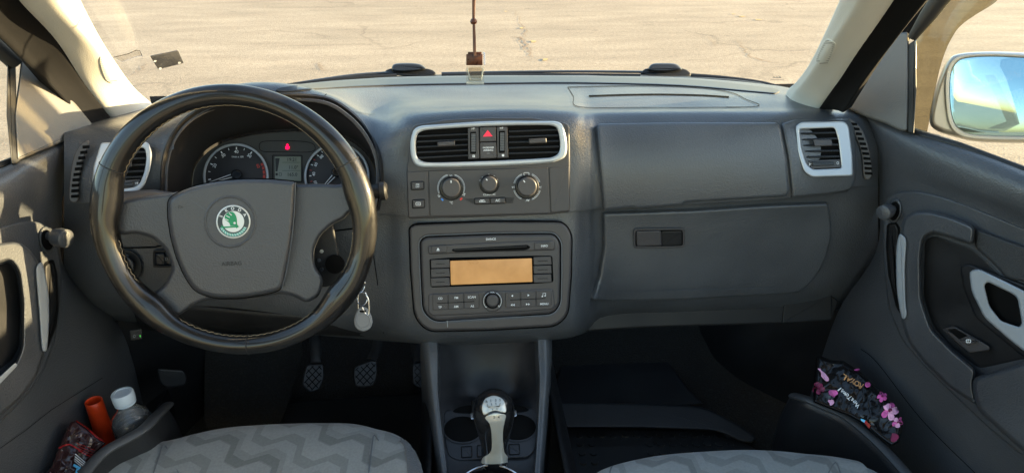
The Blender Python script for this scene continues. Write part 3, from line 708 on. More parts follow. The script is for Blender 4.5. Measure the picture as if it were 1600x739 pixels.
def arrow(x, y, s, d): mk.poly([(x-d*s, y), (x+d*s*.6, y-s), (x+d*s*.6, y+s)][::1])
arrow(800.5, 462, 1.8, 1); arrow(825.5, 461.2, 1.8, -1)
for dx in (-2, 1.4): arrow(801.6+dx, 476.2, 1.7, 1); arrow(825+dx, 475.2, 1.7, -1)
mk.line([(848.3, 463), (848.3, 458.4), (852.6, 457.6), (852.6, 462)], .7); mk.poly(ell(847.4, 463, 1.3, 1, 8)); mk.poly(ell(851.7, 462, 1.3, 1, 8))
mk.line([(683, 473.6), (712, 472.4), (741, 470.8)], .9, 'groove'); mk.line([(797, 468.6), (825, 467.3), (852, 466)], .9, 'groove')
mk.h = .0112
for k in range(3): mk.line([(681, 412.5+k*14.2), (695, 412+k*14.2)], .55, 'groove'); mk.line([(840, 408+k*13.7), (856, 407.5+k*13.7)], .55, 'groove')
mk.h = .0113
mk.poly([(682, 390.8), (684.4, 387), (686.8, 390.6)]); mk.line([(682, 391.8), (686.8, 391.6)], .6); mk.text('INFO', 850.5, 384.4, 3.4, -2)
mk.h = .0078; mk.text('DANCE', 767, 373.8, 3.4, -2)
mk.build('lettering', rad)
V, F = lathe_geo(RP.at(699, 501, .006), RP.n, [(.0012, 0), (.0012, .001)], 8)
mk = Marks(RP, .0072); mk.line([(699, 502.5), (699.3, 511)], 1.2, 'dim'); mk.poly(ell(698.8, 502, 1.4, 1.2, 8), 'dim'); mk.build('scratch', rad)

# ---- instrument cluster
CP = plane3(PY(305, 275, 1.085), PY(585, 265, 1.085), PY(440, 210, 1.115))
clu = slab('instrument_cluster', clean(cr([(296, 330), (300, 290), (305, 262), (322, 240), (350, 223), (395, 211), (445, 206), (500, 208), (545, 220), (575, 245), (588, 275), (592, 330)], 5)), CP, -.01, 0, 'clusterface', dash, r=1)
# tunnel of the hood: from the lip on the dash back to the cluster
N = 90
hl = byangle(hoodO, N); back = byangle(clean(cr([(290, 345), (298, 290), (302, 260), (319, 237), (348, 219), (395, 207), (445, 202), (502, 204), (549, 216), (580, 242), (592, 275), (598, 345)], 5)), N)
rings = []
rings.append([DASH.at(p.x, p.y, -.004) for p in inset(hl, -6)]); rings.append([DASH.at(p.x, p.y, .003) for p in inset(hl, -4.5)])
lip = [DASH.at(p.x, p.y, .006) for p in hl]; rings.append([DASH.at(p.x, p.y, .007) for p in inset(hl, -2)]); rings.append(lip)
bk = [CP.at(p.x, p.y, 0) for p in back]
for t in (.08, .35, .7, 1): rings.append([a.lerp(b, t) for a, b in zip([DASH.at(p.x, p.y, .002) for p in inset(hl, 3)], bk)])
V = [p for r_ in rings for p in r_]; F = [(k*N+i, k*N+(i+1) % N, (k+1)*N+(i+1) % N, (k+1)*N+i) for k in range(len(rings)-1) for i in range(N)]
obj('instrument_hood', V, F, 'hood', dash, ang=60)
frame('hood_trim_ring', inset(clean(hoodO), 1), inset(clean(hoodO), 7), Pl(DASH.at(425, 220, 0), Vector((0, -1, .35))), -.03, -.005, 'soft', dash, r=2, N=120)
def gauge(cx, cy, r):
    d = slab('gauge_dial', ell(cx, cy, r-3, r-3, 60), CP, .0, .001, 'dial', clu, r=.3)
    frame('gauge_ring', ell(cx, cy, r, r, 60), ell(cx, cy, r-4, r-4, 60), CP, 0, .007, 'silver', clu, r=1, N=72, hin=.0005, rh=.002)
    return d
gauge(368.5, 275.5, 51.5); gauge(526.5, 275.5, 51.5)
mk = Marks(CP, .0016)
c1 = (369, 274)
for k in range(9):
    a = R(188-33.3*k/1*.5) if False else R(189-k*16.6); ro, ri = 44, (40.5 if k % 2 else 40)
    if 189-k*16.6 < 28: break
    mk.line([(c1[0]+ro*math.cos(a), c1[1]-ro*math.sin(a)), (c1[0]+ri*math.cos(a), c1[1]-ri*math.sin(a))], 1.7 if k % 2 == 0 else .9)
for t, a in (('20', 156), ('30', 123), ('40', 89.5), ('50', 56)): mk.text(t, c1[0]+36.5*math.cos(R(a)), c1[1]-36.5*math.sin(R(a)), 5.0, 90-a)
mk.text('60', c1[0]+37*math.cos(R(23)), c1[1]-37*math.sin(R(23)), 5.0, 67, 'redmark'); mk.text('1/min x 100', 371, 245.3, 2.9)
for a0, a1 in ((20, 25), (12, 17.5), (3, 9.5), (-6, .5)): mk.arc(c1[0], c1[1], 43.5, a0, a1, 3, 'redmark', 5)
mk.arc(c1[0], c1[1], 45.6, -12, 25, .8, 'redmark', 10)
c2 = (526.5, 272)
for k, a in enumerate(range(208, 90, -12)):
    rr = R(a); ro, ri = 43.5, 40
    mk.line([(c2[0]+ro*math.cos(rr), c2[1]-ro*math.sin(rr)), (c2[0]+ri*math.cos(rr), c2[1]-ri*math.sin(rr))], 1.5 if k % 2 == 0 else .9, 'redmark' if k in (1, 3, 5) else 'white')
for t, a in (('20', 202), ('40', 180), ('60', 156), ('80', 132), ('100', 108), ('120', 84)): mk.text(t, c2[0]+36*math.cos(R(a)), c2[1]-36*math.sin(R(a)), 4.6, 90-a)
mk.loop(cr([(405, 230), (409, 222), (430, 220.5), (470, 221), (489, 225), (492, 234), (480, 238), (440, 237.5), (411, 237)], 3, True), .8, 'groove')
mk.loop(rect(426, 243, 472, 284, 1), .9, 'groove')
mk.build('lettering', clu)
dsp = slab('display', rpoly([(429, 245), (470, 245), (470.5, 283), (429.5, 283)], 1), CP, 0, .0012, 'lcd', clu, r=.3)
mk = Marks(CP, .0016, ('lcdink',))
mk.text('19:21', 456, 249.8, 5.4, 0, 'lcdink', 1.0); mk.text('11.0°', 458.5, 262, 5.4, 0, 'lcdink'); mk.text('165.0', 456.5, 273, 5.4, 0, 'lcdink')
for y in (254, 266.8): mk.line([(441, y), (469, y)], .5, 'lcdink')
mk.poly([(430, 247.5), (437, 247.5), (433.5, 268), (430.5, 268)], 'lcdink'); mk.poly(rect(430.5, 270.5, 434, 274.5, .2), 'lcdink'); mk.loop(rect(436, 270.5, 439.8, 274.5, .2), .6, 'lcdink')
mk.build('lettering', dsp)
mk = Marks(CP, .0018, ('redlamp',))
mk.poly(ell(449, 227, 1.9, 1.9, 10), 'redlamp'); mk.poly(rect(446.3, 228.6, 451.7, 233.6, 1.2), 'redlamp'); mk.line([(445.5, 230), (452.7, 230)], 1, 'redlamp')
mk.poly(rect(521.5, 247.5, 529, 253, 1.2), 'redlamp'); mk.line([(520.5, 250.5), (531, 250)], 1.2, 'redlamp')
mk.build('warning_lamp', clu)
def needle(cx, cy, ang, ln):
    V, F = [], []; a = R(ang)
    for s in (-1, 1):
        b0 = Vector((cx+8*math.cos(a+s*.30), cy-8*math.sin(a+s*.30))); e = Vector((cx+ln*math.cos(a+s*.015), cy-ln*math.sin(a+s*.015))); t = (e-b0).normalized(); n = Vector((-t.y, t.x))*.65
        off = len(V)
        for p in (b0+n, b0-n, e-n*.6, e+n*.6): V.append(CP.at(p.x, p.y, .006))
        for p in (b0+n, b0-n, e-n*.6, e+n*.6): V.append(CP.at(p.x, p.y, .0045))
        F += [tuple(off+i for i in f) for f in ((0, 1, 2, 3), (4, 7, 6, 5), (0, 4, 5, 1), (1, 5, 6, 2), (2, 6, 7, 3), (3, 7, 4, 0))]
    obj('needle', V, F, 'white', clu, smooth=False); slab('needle_hub', ell(cx, cy, 9, 7.5), CP, .003, .010, 'gloss', clu, r=2, rh=.003)
needle(369.5, 272.5, 197, 44); needle(526.5, 269.5, 227, 42)

# ---- headlight switch, dimmer
HS = Pl(DASH.at(200, 415, .004), Vector((.1, -1, .1)))
hs = slab('headlight_switch', ell(196, 418, 26, 28), HS, -.004, .004, 'dark', dash, r=2)
slab('switch_knob', ell(194, 418, 16, 17), HS, .003, .018, 'soft', hs, r=3, rh=.004); mk = Marks(HS, .0045); mk.text('=D', 197, 400, 4, 10, 'dim'); mk.line([(199, 421), (207, 431)], 1.5, 'dim', .0185); mk.build('lettering', hs)
dm = frame('dimmer', rect(239, 391, 268, 418, 2, .01), rect(241.5, 394, 268, 415, 1.5, .01), HS, -.002, .004, 'dark', dash, r=.6, N=40)
slab('dimmer_wheel', rect(243, 396, 258, 414, 2), HS, -.002, .006, 'slat', dm, r=2, rh=.003); mk = Marks(HS, .0065); mk.text('D', 260, 405, 5, 0, 'dim'); mk.build('lettering', dm)
mk = Marks(DASH, .0015, ('groove',)); mk.line(cr([(186, 387), (240, 386), (262, 383), (420, 372), (560, 356)], 5), 2.2, 'groove'); mk.line([(582, 350), (584, 400), (590, 440), (600, 520)], 1.2, 'groove')
mk.split('seam_line', dash)
# knee panel below the column
V, F = grid([[PY(u, v, y) for u, v, y in r_] for r_ in (
    [(205, 470, 1.02), (300, 478, 1.0), (420, 490, .99), (560, 500, 1.0), (640, 520, 1.0)],
    [(215, 505, 1.05), (300, 512, 1.04), (420, 518, 1.04), (560, 525, 1.04), (645, 532, 1.05)],
    [(230, 520, 1.25), (300, 520, 1.3), (420, 520, 1.3), (560, 525, 1.3), (660, 530, 1.3)])], 4, 4)
solid(obj('knee_panel', V, F, 'dark', dash), .004)

# ================================================================== STEERING WHEEL
T15 = R(15); WN = Vector((0, -math.cos(T15), math.sin(T15))); WX = Vector((1, 0, 0)); WZ = WN.cross(WX)
if WZ.z < 0: WZ = -WZ
WC = PY(370, 350, .88); WP = Pl(WC, WN); WR = .1722
sw = thing('steering_wheel', 'worn black leather steering wheel with a green and white round emblem on its hub', 'steering wheel', WC)
N, K = 160, 28; V = []
for i in range(N):
    a = 2*math.pi*i/N; d = WX*math.cos(a)+WZ*math.sin(a); deg = math.degrees(a) % 360
    g = 0
    for c, wd, am in ((25, 28, .0022), (155, 28, .0026), (322, 16, .0030), (222, 16, .0030), (180, 22, .002), (0, 22, .002)):
        dd = min(abs(deg-c), 360-abs(deg-c)); g += am*math.exp(-(dd/wd)**2)
    for k in range(K):
        f = 2*math.pi*k/K; r_ = .0131+g*1.05; rr = r_*(1+.06*math.cos(2*f)); ext = 0
        # thumb swells on the inner side at the spokes
        if math.cos(f) < 0:
            for c, am in ((13, .004), (167, .005), (222, .005), (320, .005)):
                dd = min(abs(deg-c), 360-abs(deg-c)); ext += am*math.exp(-(dd/9)**2)
        V.append(WC+d*(WR+(rr+ext)*math.cos(f))+WN*(rr*math.sin(f)))
F = [(i*K+k, ((i+1) % N)*K+k, ((i+1) % N)*K+(k+1) % K, i*K+(k+1) % K) for i in range(N) for k in range(K)]
rim = obj('rim', V, F, 'leather', sw, ang=180)
V, F = [], []      # zig-zag stitching round the inner side
n_st = 210
for i in range(n_st):
    a = 2*math.pi*i/n_st; d = WX*math.cos(a)+WZ*math.sin(a); t = WX*-math.sin(a)+WZ*math.cos(a); deg = math.degrees(a) % 360
    g = sum(am*math.exp(-(min(abs(deg-c), 360-abs(deg-c))/wd)**2) for c, wd, am in ((25, 28, .0022), (155, 28, .0026), (322, 16, .0030), (222, 16, .0030), (180, 22, .002), (0, 22, .002)))
    if any(min(abs(deg-c), 360-abs(deg-c)) < 11 for c in (5, 175, 222, 320)):
        if V: obj('stitching', V, F, 'thread', rim, smooth=False); V, F = [], []
        continue
    f = R(168); rr = (.0131+g*1.05)*(1+.06*math.cos(2*f))+.0002; p = WC+d*(WR+rr*math.cos(f))+WN*(rr*math.sin(f)); nn = (d*math.cos(f)+WN*math.sin(f)); bb = t*.0021+nn.cross(t)*(.0012 if i % 2 else -.0012)
    box_geo(p, bb, nn*.0003, bb.cross(nn).normalized()*.00035, V, F)
if V: obj('stitching', V, F, 'thread', rim, smooth=False)
for deg in (27, 152, 270):     # leather joints across the rim
    a = R(deg); pts = []
    d = WX*math.cos(a)+WZ*math.sin(a)
    g = sum(am*math.exp(-(min(abs(deg-c), 360-abs(deg-c))/wd)**2) for c, wd, am in ((25, 28, .0022), (155, 28, .0026), (322, 16, .0030), (222, 16, .0030), (180, 22, .002), (0, 22, .002)))
    for k in range(32): f = 2*math.pi*k/32; rr = (.0132+g*1.05)*(1+.06*math.cos(2*f)); pts.append(WC+d*(WR+rr*math.cos(f))+WN*(rr*math.sin(f)))
    tube('leather_joint', pts, .0008, 'rubber', rim, 6, True)
carc = rpoly([(172, 322), (197, 312), (230, 306), (264, 302), (300, 295), (340, 289), (380, 286), (425, 286), (462, 288), (500, 287), (530, 289), (556, 280), (566, 320), (545, 333), (538, 342), (520, 350), (500, 368), (490, 392), (492, 416), (506, 436), (500, 462), (478, 474), (461, 463), (440, 458), (418, 462), (377, 468), (323, 468), (300, 478), (279, 494), (252, 490), (232, 462), (256, 447), (270, 420), (259, 390), (238, 371), (210, 364), (192, 368), (176, 360)], 9, 4)
slab('spokes', carc, WP, -.045, -.008, 'pad', sw, r=6, rh=.012, n=6)
COVER = rpoly([(263, 311), (282, 299), (305, 290.5), (340, 283.5), (380, 280), (425, 280.5), (462, 284), (459, 345), (453, 390), (440, 452), (418, 459), (377, 465.5), (335, 466), (304, 455), (288, 430), (276, 402), (267, 370), (262, 335)], [8, 8, 12, 14, 14, 14, 6, 10, 10, 9, 14, 14, 14, 14, 10, 10, 10, 8], 4)
pad = slab('airbag_cover', COVER, WP, -.02, .0075, 'pad', sw, r=7, rh=.010, n=7, step=12)
mk = Marks(WP, .0, ('groove', 'edge'))
slab('cover_gap', inset(COVER, -1.6), WP, -.02, -.0072, 'groove', sw, r=.3)
mk = Marks(WP, .0080, ('groove',)); mk.text('AIRBAG', 362, 412, 6.8, -3, 'emboss', 1.0); mk.text('I>', 282, 324, 6, 10, 'emboss', 1.2)
mk.line([(299, 313), (322, 329)], .5, 'edge'); mk.build('lettering', pad)
frame('emblem_recess', ell(359.5, 346.5, 41, 41, 60), ell(359.5, 346.5, 37, 37, 60), WP, .006, .0086, 'pad', sw, r=2, N=72, rh=.001)
em = slab('emblem', ell(364.5, 346.5, 27, 26.2, 60), WP, .0065, .0098, 'emblem_silver', sw, r=1.5, rh=.0015)
mk = Marks(WP, .0102, ('emblem_black', 'white', 'green'))
mk.poly(ell(364.5, 346.5, 24.6, 23.9, 48), 'emblem_black'); mk.poly(ell(364.5, 346.3, 17, 16.6, 40), 'emblem_silver', .0105)
for t, a in (('S', 156), ('K', 121), ('O', 93), ('D', 62), ('A', 31)): mk.text(t, 364.5+20.8*math.cos(R(a)), 346.3-20.2*math.sin(R(a)), 5.0, 90-a, 'white', 1, .0106)
mk.arc(364.5, 346.5, 20.7, 205, 335, 4.2, 'teal', 24, .0106)
for k in range(12): a = R(210+k*11); mk.line([(364.5+19*math.cos(a), 346.5-19*math.sin(a)), (364.5+22.4*math.cos(a+.08), 346.5-22.4*math.sin(a+.08))], .7, 'white', .0108)
gpoly = cr([(352, 343.5), (351, 339), (353.5, 334.5), (358, 331.5), (363, 331), (367.5, 335), (370, 342), (370.5, 350), (372.5, 353)], 3)
mk.poly([tuple(p[:]) [:2] for p in clean([p for p in gpoly])]+[(360, 353), (358, 348)], 'green', .0108)
mk.poly([(348, 357), (345, 352), (351, 354), (369, 353), (369, 351.3), (374, 354), (369, 357), (369, 355.4), (352, 356.4)], 'green', .0109)
for a, b in (((352, 342), (357, 344.5)), ((353.5, 337), (359, 340)), ((358, 333), (362, 336.5))): mk.line([a, b], 1.2, 'emblem_silver', .0111)
mk.poly(ell(366.5, 348.5, 1.8, 1.8, 12), 'emblem_silver', .0111)
mk.build('emblem_badge', em)
# chrome-like edge line on right of the pad
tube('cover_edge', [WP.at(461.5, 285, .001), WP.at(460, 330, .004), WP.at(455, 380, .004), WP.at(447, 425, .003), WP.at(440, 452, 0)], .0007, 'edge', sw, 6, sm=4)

# steering column with stalks
col = thing('steering_column', 'black plastic steering column shroud with stalks behind the wheel', 'steering column', WC+Vector((0, .12, -.02)))
CX = WC-WN*.06
V, F = lathe_geo(CX-WZ*.035, -WN, [(.040, 0), (.050, .01), (.055, .08), (.058, .16)], 32, sy=.85); obj('shroud', V, F, 'dark', col)
tube('wiper_stalk', [WP.at(500, 315, -.07), WP.at(550, 303, -.065), WP.at(584, 299, -.06), WP.at(592, 299, -.06)], [.006, .008, .010, .011], 'dark', col, 12)
lathe('stalk_tip', WP.at(592, 299, -.06), (WP.at(604, 298, -.06)-WP.at(592, 299, -.06)), [(.011, 0), (.0135, .002), (.0135, .009), (.011, .012)], 'dark', col, 20)
tube('indicator_stalk', [WP.at(290, 312, -.07), WP.at(240, 308, -.065), WP.at(196, 312, -.062)], [.008, .011, .012], 'soft', col, 12)
IG = WP.at(530, 418, -.09)
slab('ignition_housing', rpoly([(488, 345), (520, 345), (530, 400), (540, 440), (500, 450), (480, 400)], 8), WP, -.12, -.07, 'dark', col, r=4)
lathe('ignition_barrel', WP.at(524, 412, -.07), WN, [(.014, 0), (.014, .006), (.009, .007)], 'void', col, 20)
for x, y in ((503, 392), (499, 406), (503, 420)): lathe('bolt', WP.at(x, y, -.069), WN, [(.0035, 0), (.003, .003)], 'steel', col, 10)

# keys hanging from the ignition
KP = Pl(WP.at(566, 470, -.06), (0, -1, .25))
key = thing('key_ring', 'grey round key fob on small steel rings hanging from the ignition', 'keys', KP.at(567, 440))
def ringtube(cx, cy, rx, ry, wd, h, m='steel', rot=0): return tube('ring', [KP.at(p.x, p.y, h+.002*math.sin(i*.3)) for i, p in enumerate(ell(cx, cy, rx, ry, 28, rot))], wd, m, key, 8, True)
ringtube(564.5, 446, 5.5, 11, .0008, .0, rot=12); ringtube(566, 467, 7.5, 10, .0009, .003, rot=5)
tube('clip', [KP.at(*p, .001) for p in ((560, 458), (559, 470), (560, 482))], .0012, 'steel', key, 8); tube('clip', [KP.at(*p, .001) for p in ((570, 457), (576, 470), (577, 488), (573, 492), (566, 480))], .0015, 'steel', key, 8, sm=3)
fob = slab('fob', clean(cr([(566, 479), (575, 482), (581, 495), (582, 505), (577, 514), (567, 517.5), (557, 513), (553, 503), (555, 492), (560, 482)], 4, True)), KP, -.004, .002, 'grey_tag', key, r=2.5, rh=.0025, back=True)
frame('fob_disc', ell(567.5, 501, 11.3, 11.5), ell(567.5, 501, 10, 10.2), KP, .001, .0028, 'grey_tag', fob, r=.4, N=40)
slab('fob_hole', rpoly([(561, 485), (572, 484), (572, 488), (563, 488)], 1.5), KP, .001, .0024, 'void', fob, r=.2)

# ================================================================== PEDALS
def pedal(name, label, pts, P, armpts, lines):
    t = thing(name, label, 'pedal', P.at(pts[0][0], pts[0][1]))
    pd = slab('pad', rpoly(pts, 5), P, -.012, 0, 'pedal', t, r=2, rh=.003, back=True)
    mk = Marks(P, .0006, ('void',))
    x0 = min(p[0] for p in pts); x1 = max(p[0] for p in pts); y0 = min(p[1] for p in pts); y1 = max(p[1] for p in pts)
    poly = inset(clean(rpoly(pts, 5)), 2.5)
    for s in (1, -1):
        for k in range(-8, 12):
            prev = None; seg = []
            for j in range(0, 60):
                x = x0+k*11+j*1.2; y = (y0+j*1.2*1.05) if s > 0 else (y1-j*1.2*1.05)
                if inside(Vector((x, y)), poly): seg.append((x, y))
            if len(seg) > 2: mk.line(seg, 1.5, 'void')
    mk.build('tread', pd); tube('arm', [PY(*p) for p in armpts], .011, 'pedal', t, 10, flat=.6, sm=3)
PC = Pl(PY(490, 590, 1.14), (0, -1, .75))
pedal('clutch_pedal', 'leftmost of the three pedals, black rubber pad with crosshatch tread', [(479, 569), (505, 568), (506, 590), (499, 609), (484, 613), (472, 601), (474, 585)], PC, [(494, 566, 1.15), (494, 545, 1.17), (492, 525, 1.2), (490, 500, 1.25)], 0)
PB = Pl(PY(570, 580, 1.14), (0, -1, .75))
pedal('brake_pedal', 'middle pedal with crosshatch rubber pad and bright worn lower corner', [(553, 573), (570, 566), (589, 560), (590, 585), (584, 602), (570, 605), (556, 604), (552, 590)], PB, [(580, 562, 1.15), (588, 545, 1.17), (592, 525, 1.2), (594, 505, 1.25)], 0)
PA = Pl(PY(655, 590, 1.16), (0, -1, .75))
pedal('accelerator_pedal', 'narrow dark pedal at right, half hidden beside the centre console', [(644, 567), (664, 566), (670, 604), (655, 606), (645, 600)], PA, [(655, 565, 1.17), (650, 540, 1.2), (648, 520, 1.25)], 0)

# ================================================================== CAR BODY
car = thing('car_cabin', 'car cabin shell with pale windscreen pillars, dark floor carpet and footwells', 'car body', (.04, .5, .26))
def pillar(name, inner, outer, bulge, m, parent, th=.02):
    rows = []
    for (i, o_) in zip(inner, outer):
        a, b = PY(*i), PY(*o_); mid = a.lerp(b, .5); n = (b-a).cross(Vector((0, -.7, .6))).normalized()
        if n.dot(CAM-mid) < 0: n = -n
        rows.append([a-n*.012, a+n*bulge*.5, a.lerp(b, .3)+n*bulge, mid+n*bulge*1.15, a.lerp(b, .75)+n*bulge*.9, b+n*bulge*.2, b-n*.02])
    V, F = grid(rows, 4, 6); return obj(name, V, F, m, parent), V, F
pl_l, PLV, PLF = pillar('pillar_trim', [(60, -140, .79), (95, -60, .89), (121, 0, .97), (155, 72, 1.09), (198, 134, 1.22), (232, 165, 1.29), (236, 180, 1.30)],
       [(-55, -140, .73), (-10, -60, .83), (30, 0, .91), (90, 65, 1.01), (132, 130, 1.11), (178, 190, 1.18), (183, 205, 1.19)], .022, 'pillar', car)
pl_r, PRV, PRF = pillar('pillar_trim', [(1372, -140, .72), (1340, -60, .82), (1317, 0, .90), (1278, 92, 1.04), (1256, 125, 1.13), (1240, 142, 1.22), (1236, 160, 1.24)],
       [(1475, -140, .66), (1432, -60, .76), (1396, 0, .84), (1342, 80, .95), (1310, 130, 1.03), (1284, 168, 1.10), (1282, 185, 1.11)], .022, 'pillar', car)
for S_, ol, nr in ((Surf(PLV, PLF), [(155, 92), (166, 86), (174, 92), (186, 118), (186, 127), (172, 130), (162, 120)], 10), (Surf(PRV, PRF), [(1290, 62), (1303, 66), (1306, 74), (1297, 98), (1289, 103), (1275, 97), (1278, 84)], 10)):
    g = slab('pillar_grille', clean(cr(ol, 4, True)), S_, .0, .0010, 'pillar', pl_l if ol[0][0] < 800 else pl_r, r=1.0, rh=.0008, step=6)
    mk = Marks(S_, .0018, ('rib',)); pp = inset(clean(cr(ol, 4, True)), 2.2)
    y0 = min(p.y for p in pp); y1 = max(p.y for p in pp); y = y0+1
    while y < y1:
        xs = [x/2 for x in range(2*int(min(p.x for p in pp)), 2*int(max(p.x for p in pp))+2) if inside(Vector((x/2, y)), pp)]
        if len(xs) > 3: mk.line([(xs[0], y), (xs[-1], y-1)], 1.0, 'rib')
        y += 3.1
    mk.build('grille_ribs', g)
# weather strip and inner door frame outside the pillars
for inn, out, m_ in (([(-40, -140, .73), (0, -60, .83), (34, 0, .91), (92, 66, 1.01), (134, 132, 1.11), (182, 194, 1.18)], [(-150, -100, .67), (-80, -20, .77), (-30, 30, .87), (35, 92, .97), (95, 150, 1.06), (146, 206, 1.12)], 'seal'),
                 ([(1465, -140, .66), (1425, -60, .76), (1392, 0, .84), (1338, 82, .95), (1306, 132, 1.03), (1278, 172, 1.10)], [(1560, -140, .62), (1500, -60, .72), (1448, 0, .80), (1395, 68, .90), (1352, 125, .98), (1318, 176, 1.05)], 'seal')):
    a = pillar('weather_strip', inn, out, -.004, m_, car)
# parts of the shell that are mostly out of view but shade the cabin
V, F = grid([[Vector((x, y, z-.02*abs(x-.04)*2)) for x in (-.56, -.3, .04, .38, .64)] for y, z in ((.62, 1.43), (.5, 1.455), (.3, 1.485), (.1, 1.50), (-.15, 1.505))], 3, 3); solid(obj('roof', V, F, 'liner', car), .03, 1)
for x in (-.66, .78): box('centre_post', x-.06 if x > 0 else x, x if x > 0 else x+.06, -.05, .06, .97, 1.47, 'dark', car)
box('sill', -.64, -.60, -.6, 1.4, .18, .40, 'dark', car); box('sill', .76, .80, -.6, 1.4, .18, .40, 'dark', car)
V, F = grid([[Vector((x, y, z)) for x in (-.66, -.2, .04, .3, .80)] for y, z in ((-.4, .27), (.6, .27), (1.15, .27), (1.35, .34), (1.5, .5), (1.52, .9))], 4, 4); obj('carpet', V, F, 'carpet', car)
for s, x0, x1 in ((0, -.66, -.52), (1, .56, .80)):     # kick panels beside the footwells
    V, F = grid([[Vector((a, y, z)) for y, a in (((.98, x0-.01), (1.1, x0+.03), (1.3, x1-.02), (1.5, x1)) if s == 0 else ((.98, x1+.01), (1.1, x1-.03), (1.3, x0+.02), (1.5, x0)))] for z in (.2, .4, .6, .85)], 4, 3); obj('kick_panel', V, F, 'dark', car)
slab('bonnet_release', rpoly([(245, 575), (288, 578), (293, 592), (290, 602), (262, 606), (250, 600)], 6), Pl(PY(265, 590, 1.06), (.5, -1, .2)), -.02, 0, 'dark', car, r=3)
g = slab('switch', rpoly([(202, 516), (222, 513), (223, 530), (204, 532)], 2), Pl(PY(212, 522, 1.02), (.3, -1, .2)), -.01, .004, 'dark', car, r=1.5); mk = Marks(Pl(PY(212, 522, 1.02), (.3, -1, .2)), .0046, ('dim',)); mk.loop(ell(210, 525, 1.8, 1.8, 10), .6, 'dim'); mk.text('S', 219, 525, 2.6, 0, 'greenlamp'); mk.build('symbol', g)
V, F = [], []
for u, v, y in ((579, 522, 1.2), (595, 523, 1.2)): lathe_geo(PY(u, v, y), (0, -1, .3), [(.004, 0), (.004, .006), (.002, .007)], 10, V, F)
obj('bolt', V[:30], F[:22], 'brass', car); obj('bolt', V[30:], [tuple(i-30 for i in f) for f in F[22:]], 'brass', car)
slab('bulkhead_pad', rpoly([(320, 520), (470, 520), (474, 560), (440, 660), (318, 670)], 8), Pl(PY(400, 590, 1.22), (0, -1, .8)), -.03, 0, 'carpet', car, r=4)
for x in (-.70, .82): box('side_wall', x-.01, x+.01, .86, 1.62, .15, .86, 'dark', car)
box('firewall', -.70, .82, 1.60, 1.64, .15, .80, 'dark', car)
# scuttle panel below the glass, outside
V, F = grid([[PY(u, v, y) for u, v, y in r_] for r_ in (
  [(180, 200, 1.42), (330, 152, 1.46), (445, 137, 1.47), (620, 124, 1.49), (765, 121, 1.50), (1000, 121, 1.49), (1180, 131, 1.46), (1260, 160, 1.42)],
  [(160, 215, 1.50), (330, 148, 1.56), (445, 133, 1.58), (620, 119, 1.62), (765, 116, 1.64), (1000, 116, 1.62), (1190, 127, 1.57), (1280, 165, 1.50)])], 4, 2)
solid(obj('scuttle_panel', V, F, 'dark', car), .02)

# windscreen
rowsW = [[PY(u, v, y) for u, v, y in r_] for r_ in (
  [(215, 185, 1.37), (330, 152, 1.42), (500, 130, 1.45), (765, 122, 1.47), (1000, 122, 1.45), (1150, 130, 1.41), (1250, 155, 1.28)],
  [(165, 90, 1.22), (300, 70, 1.26), (500, 55, 1.29), (765, 50, 1.31), (1000, 52, 1.29), (1160, 60, 1.24), (1285, 75, 1.12)],
  [(110, -20, 1.02), (280, -30, 1.05), (500, -38, 1.08), (765, -42, 1.10), (1000, -40, 1.08), (1180, -32, 1.04), (1325, -20, .92)],
  [(60, -140, .84), (260, -160, .85), (500, -170, .87), (765, -175, .89), (1000, -172, .87), (1210, -160, .84), (1370, -140, .74)])]
V, F = grid(rowsW, 5, 6); WS = Surf(V, F)
ws = obj('windscreen', V, F, 'screen_glass'); tag(ws, 'clear curved windscreen above the dashboard looking onto the concrete lot', 'windscreen')
mk = Marks(WS, .002, ('rubber',)); mk.line([(100, -40), (118, -10), (150, 55), (195, 125), (228, 162)], 3, 'rubber'); mk.line([(1345, -50), (1318, -8), (1280, 88), (1258, 122), (1240, 140)], 3, 'rubber'); mk.build('edge_seal', ws)
mk = Marks(WS, .003, ('dim',)); mk.text('AAA', 1215, 120, 2.6, 0, 'dim', 2); mk.line([(1205, 124), (1226, 124)], .5, 'dim'); mk.build('glass_stamp', ws)
# parking permit and clear tab stuck on the glass
st = slab('permit_card', rpoly([(234, 87), (278, 78), (287, 98), (247, 108)], 2), WS, .001, .0022, 'lcdink', None, r=.3); M['card'] = mat('card_grey', (.10, .10, .105), .4, bump=('n', 300, .4, .001), var=(60, .2)); st.data.materials[0] = M['card']
tag(st, 'small dark grey card with three white dots stuck low on the left of the windscreen', 'card')
mk = Marks(WS, .0028); [mk.poly(ell(x, y, 2.6, 1.6, 12, -10)) for x, y in ((242, 94.5), (280, 97), (250, 106))]; mk.build('white_dots', st)
st2 = slab('clear_tab', rpoly([(177, 88.5), (200, 83), (212, 77.5), (217, 78), (222, 86.5), (213, 88), (190, 96)], 1.5), WS, .001, .002, 'film_label', None, r=.2)
tag(st2, 'small clear plastic tab on the glass beside the left pillar', 'sticker'); mk = Marks(WS, .0026, ('groove',)); mk.line([(177, 88.5), (200, 83), (212, 77.5), (218, 78), (222, 87)], .7, 'groove'); mk.build('tab_edge', st2)

